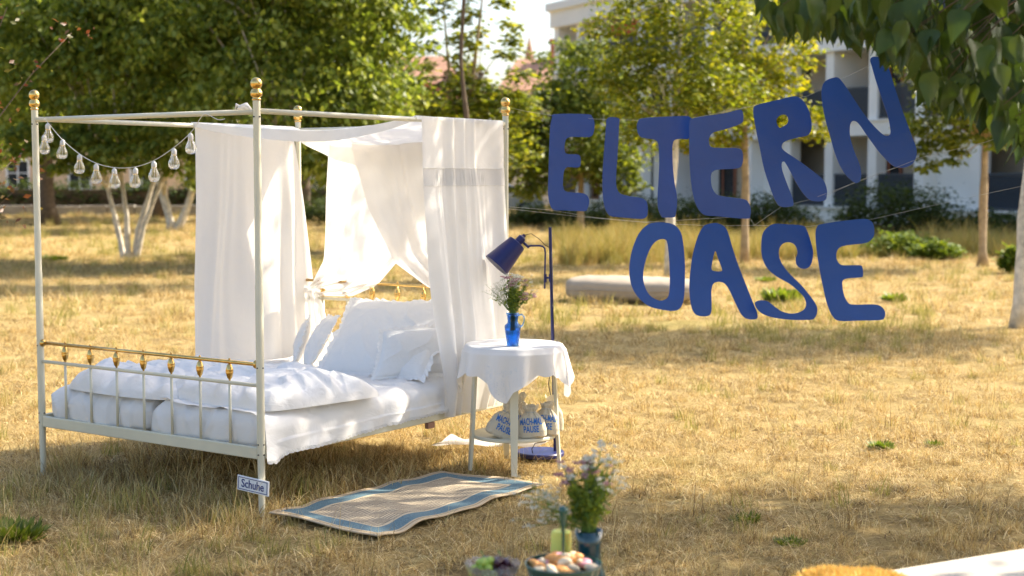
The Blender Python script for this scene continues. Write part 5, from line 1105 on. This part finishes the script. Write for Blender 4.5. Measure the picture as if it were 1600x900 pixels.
r10 = np.random.default_rng(6); n = 20000; I = r10.integers(1, nx-1, n); J = r10.integers(1, 49, n); b0 = P[I, J]+r10.normal(size=(n, 3))*.004; lobes = smooth_noise(b0, 26, 30); D = np.stack([X[I, J]*.5+.5*lobes, Y[I, J]*.5+.6*smooth_noise(b0, 24, 31), .8+.4*r10.random(n)], -1)+r10.normal(size=(n, 3))*.25; D /= np.linalg.norm(D, axis=1)[:, None]
N = np.cross(D, r10.normal(size=(n, 3))); N /= np.linalg.norm(N, axis=1)[:, None]; V, Fc = leaf_arrays(b0, D, N, .030*(.6+.8*r10.random(n)), .07); fo = link('wool', tri_mesh('wool', V, Fc, leafmat('wool', GREEN((.80, .50, .10), (.9, .62, .18), (.95, .74, .30)), .15, .8, (1, 1, 1))), fr_); fo['kind'] = 'stuff'

# ---------------------------------------------------------------- grass: tufts instanced on points
def tuft(seed, nb, rad, h, lean, width, mt, flatness=0, curl=.5):
    r = np.random.default_rng(seed); V = []; Fc = []
    for k in range(nb):
        a = r.random()*2*PI; q = rad*math.sqrt(r.random()); b = np.array([math.cos(a)*q, math.sin(a)*q, -.004]); d = r.random()*2*PI
        hh = h*(.35+.9*r.random()); ln = lean*(.3+1.2*r.random()); dirn = np.array([math.cos(d), math.sin(d), 0]); side = np.array([-dirn[1], dirn[0], 0]); w = width*(.6+.8*r.random())
        side = side*math.cos(k)+dirn*math.sin(k)
        n = len(V); m = 4; bend = r.normal()*curl
        for i in range(m):
            t = i/(m-1); z = hh*t*(1-.35*ln*t) if not flatness else hh*(.25+.75*math.sin(t*PI*.9))*.35
            p = b+dirn*hh*ln*t**1.6+np.array([0, 0, z])+side*hh*bend*t*t*.5+r.normal(size=3)*hh*.02*(t > 0); ww = w*(1-t*.85)
            V += [p-side*ww/2, p+side*ww/2]
        Fc += [(n+2*i, n+2*i+1, n+2*i+3, n+2*i+2) for i in range(m-1)]
    return MB().add(V, Fc).mesh('grass_tuft', mt, True)
tufts = [tuft(1, 46, .09, .062, 1.6, .0042, M['grass'], 1, 1.2), tuft(2, 44, .095, .080, 1.7, .0036, M['grass'], 1, 1.5), tuft(3, 40, .06, .065, .9, .0036, M['grass'], 0, .8), tuft(4, 34, .05, .085, .6, .0034, M['grass'], 0, .5),
         tuft(5, 32, .05, .085, .5, .0034, M['grassg'], 0, .4), tuft(6, 9, .06, .16, .4, .0026, M['grass'], 0, .35), tuft(7, 44, .10, .50, .35, .014, M['grasst'], 0, .25), tuft(8, 30, .1, .33, .5, .015, M['grassg'], 0, .3)]
tobs = [bpy.data.objects.new('grass_tuft', m_) for m_ in tufts]
def scatter(d0, d1, dens, margin, r, scale, kinds, pk):
    hw = lambda y: y*.37+margin; A_ = (hw(d0)+hw(d1))*(d1-d0); n = int(A_*dens); y = d0+(d1-d0)*r.random(n*2); x = (r.random(n*2)*2-1)*hw(d1); k = abs(x) < hw(y); x, y = x[k][:n], y[k][:n]
    return x, y, np.full(len(x), scale), r.choice(kinds, len(x), p=pk)
rq = np.random.default_rng(44); XS = []
XS.append(scatter(4.6, 9.5, 170, .9, rq, 1.0, [0, 1, 2, 3, 4, 5], [.34, .31, .17, .08, .015, .085]))
XS.append(scatter(9.5, 16, 58, 1.0, rq, 1.3, [0, 1, 2, 3, 4, 5], [.28, .28, .24, .12, .05, .03]))
XS.append(scatter(16, 30, 13, 1.5, rq, 2.1, [0, 1, 2, 3, 4], [.26, .24, .26, .12, .12]))
XS.append(scatter(30, 64, 3.2, 2, rq, 3.2, [1, 2, 3, 4], [.36, .3, .16, .18]))
x, y, s, k = (np.concatenate([q[i] for q in XS]) for i in range(4))
P2 = np.stack([x, y], -1); g1 = smooth_noise(P2, 1.1, 61); g2 = smooth_noise(P2, .35, 62); g3 = smooth_noise(P2, 3.0, 63)
k = np.where((g1+.6*g2 > .75) & (rq.random(len(k)) < np.where(y < 8.5, .14, .42)), 4, k)
ub = (x-BX)*math.sin(.6078)+(y-BY)*math.cos(.6078); wb = -(x-BX)*math.cos(.6078)+(y-BY)*math.sin(.6078)
s = s*(1+.18*g3+.12*g1); nearb = (ub > -.35) & (ub < 2.4) & (wb > -.22) & (wb < 1.9); s = np.where(nearb, s*1.35, s); k = np.where(nearb & (rq.random(len(k)) < .35), np.where(rq.random(len(k)) < .95, 3, 4), k)
keep = rq.random(len(x)) < np.clip(.92-.38*g3-.12*g1, .3, 1)
# nothing grows through the rug; short at the front table and bench
cr = np.array(c4); cen = cr.mean(0)
def inside(px_, py_, poly, grow=1.0):
    q = cen+(poly-cen)*grow; ok = np.ones(len(px_), bool); m = len(q)
    sg_ = np.sign((q[1][0]-q[0][0])*(cen[1]-q[0][1])-(q[1][1]-q[0][1])*(cen[0]-q[0][0]))
    for i in range(m):
        a, b = q[i], q[(i+1) % m]; ok &= ((b[0]-a[0])*(py_-a[1])-(b[1]-a[1])*(px_-a[0]))*sg_ > 0
    return ok
keep &= ~inside(x, y, cr, .93)
s = np.where(inside(x, y, cr, 1.18), s*.75, s)
x, y, s, k = x[keep], y[keep], s[keep], k[keep]
# tall meadow strip before the building
n = 2600; ty = 26+rq.random(n)*12; tx = 1.0+rq.random(n)*(ty*.37+1.0); mnoise = smooth_noise(np.stack([tx, ty], -1), .8, 70); kk = (ty-29-mnoise*2.0+(tx < 3)*1.0 > 0)
tx, ty = tx[kk], ty[kk]; x = np.concatenate([x, tx]); y = np.concatenate([y, ty]); s = np.concatenate([s, (.62+.45*rq.random(len(tx)))*(1+.3*smooth_noise(np.stack([tx, ty], -1), 1.7, 71))]); k = np.concatenate([k, np.where(rq.random(len(tx)) < np.where(tx > 6.5, .35, .72), 6, 7)])
n = len(x); z = terrain(x, y)
def points_gn(name, x, y, z, s, k, label, cat):
    me = bpy.data.meshes.new(name); me.vertices.add(len(x)); me.vertices.foreach_set('co', np.stack([x, y, z], -1).astype('f').ravel())
    for nm, ar, tp in (('sc', s*(.75+.5*rq.random(len(x))), 'FLOAT'), ('kd', k, 'INT'), ('rz', rq.random(len(x))*2*PI, 'FLOAT')):
        at_ = me.attributes.new(nm, tp, 'POINT'); at_.data.foreach_set('value', ar.astype('f' if tp == 'FLOAT' else 'i'))
    o = link(name, me); ng = bpy.data.node_groups.new(name, 'GeometryNodeTree'); ng.interface.new_socket('Geometry', in_out='INPUT', socket_type='NodeSocketGeometry'); ng.interface.new_socket('Geometry', in_out='OUTPUT', socket_type='NodeSocketGeometry')
    N_ = ng.nodes; gi = N_.new('NodeGroupInput'); go = N_.new('NodeGroupOutput'); jn = N_.new('GeometryNodeJoinGeometry')
    def attr(nm, tp): a = N_.new('GeometryNodeInputNamedAttribute'); a.data_type = tp; a.inputs[0].default_value = nm; return a.outputs[0]
    cx_ = N_.new('ShaderNodeCombineXYZ'); ng.links.new(attr('rz', 'FLOAT'), cx_.inputs[2])
    for i, ob in enumerate(tobs):
        if not (k == i).any(): continue
        ip = N_.new('GeometryNodeInstanceOnPoints'); oi = N_.new('GeometryNodeObjectInfo'); oi.inputs['Object'].default_value = ob; oi.inputs['As Instance'].default_value = True
        cp_ = N_.new('FunctionNodeCompare'); cp_.data_type = 'INT'; cp_.operation = 'EQUAL'; ng.links.new(attr('kd', 'INT'), cp_.inputs[2]); cp_.inputs[3].default_value = i
        ng.links.new(gi.outputs[0], ip.inputs['Points']); ng.links.new(cp_.outputs[0], ip.inputs['Selection']); ng.links.new(oi.outputs['Geometry'], ip.inputs['Instance']); ng.links.new(cx_.outputs[0], ip.inputs['Rotation']); ng.links.new(attr('sc', 'FLOAT'), ip.inputs['Scale']); ng.links.new(ip.outputs[0], jn.inputs[0])
    ng.links.new(jn.outputs[0], go.inputs[0]); m_ = o.modifiers.new('scatter', 'NODES'); m_.node_group = ng; return tag(o, label, cat, kind='stuff')
sel = k < 6
points_gn('grass', x[sel], y[sel], z[sel], s[sel], k[sel], 'dry straw-coloured lawn grass with some green blades', 'grass')
points_gn('tall_grass', x[~sel], y[~sel], z[~sel], s[~sel], k[~sel], 'tall golden meadow grass growing before the apartment building', 'tall grass')
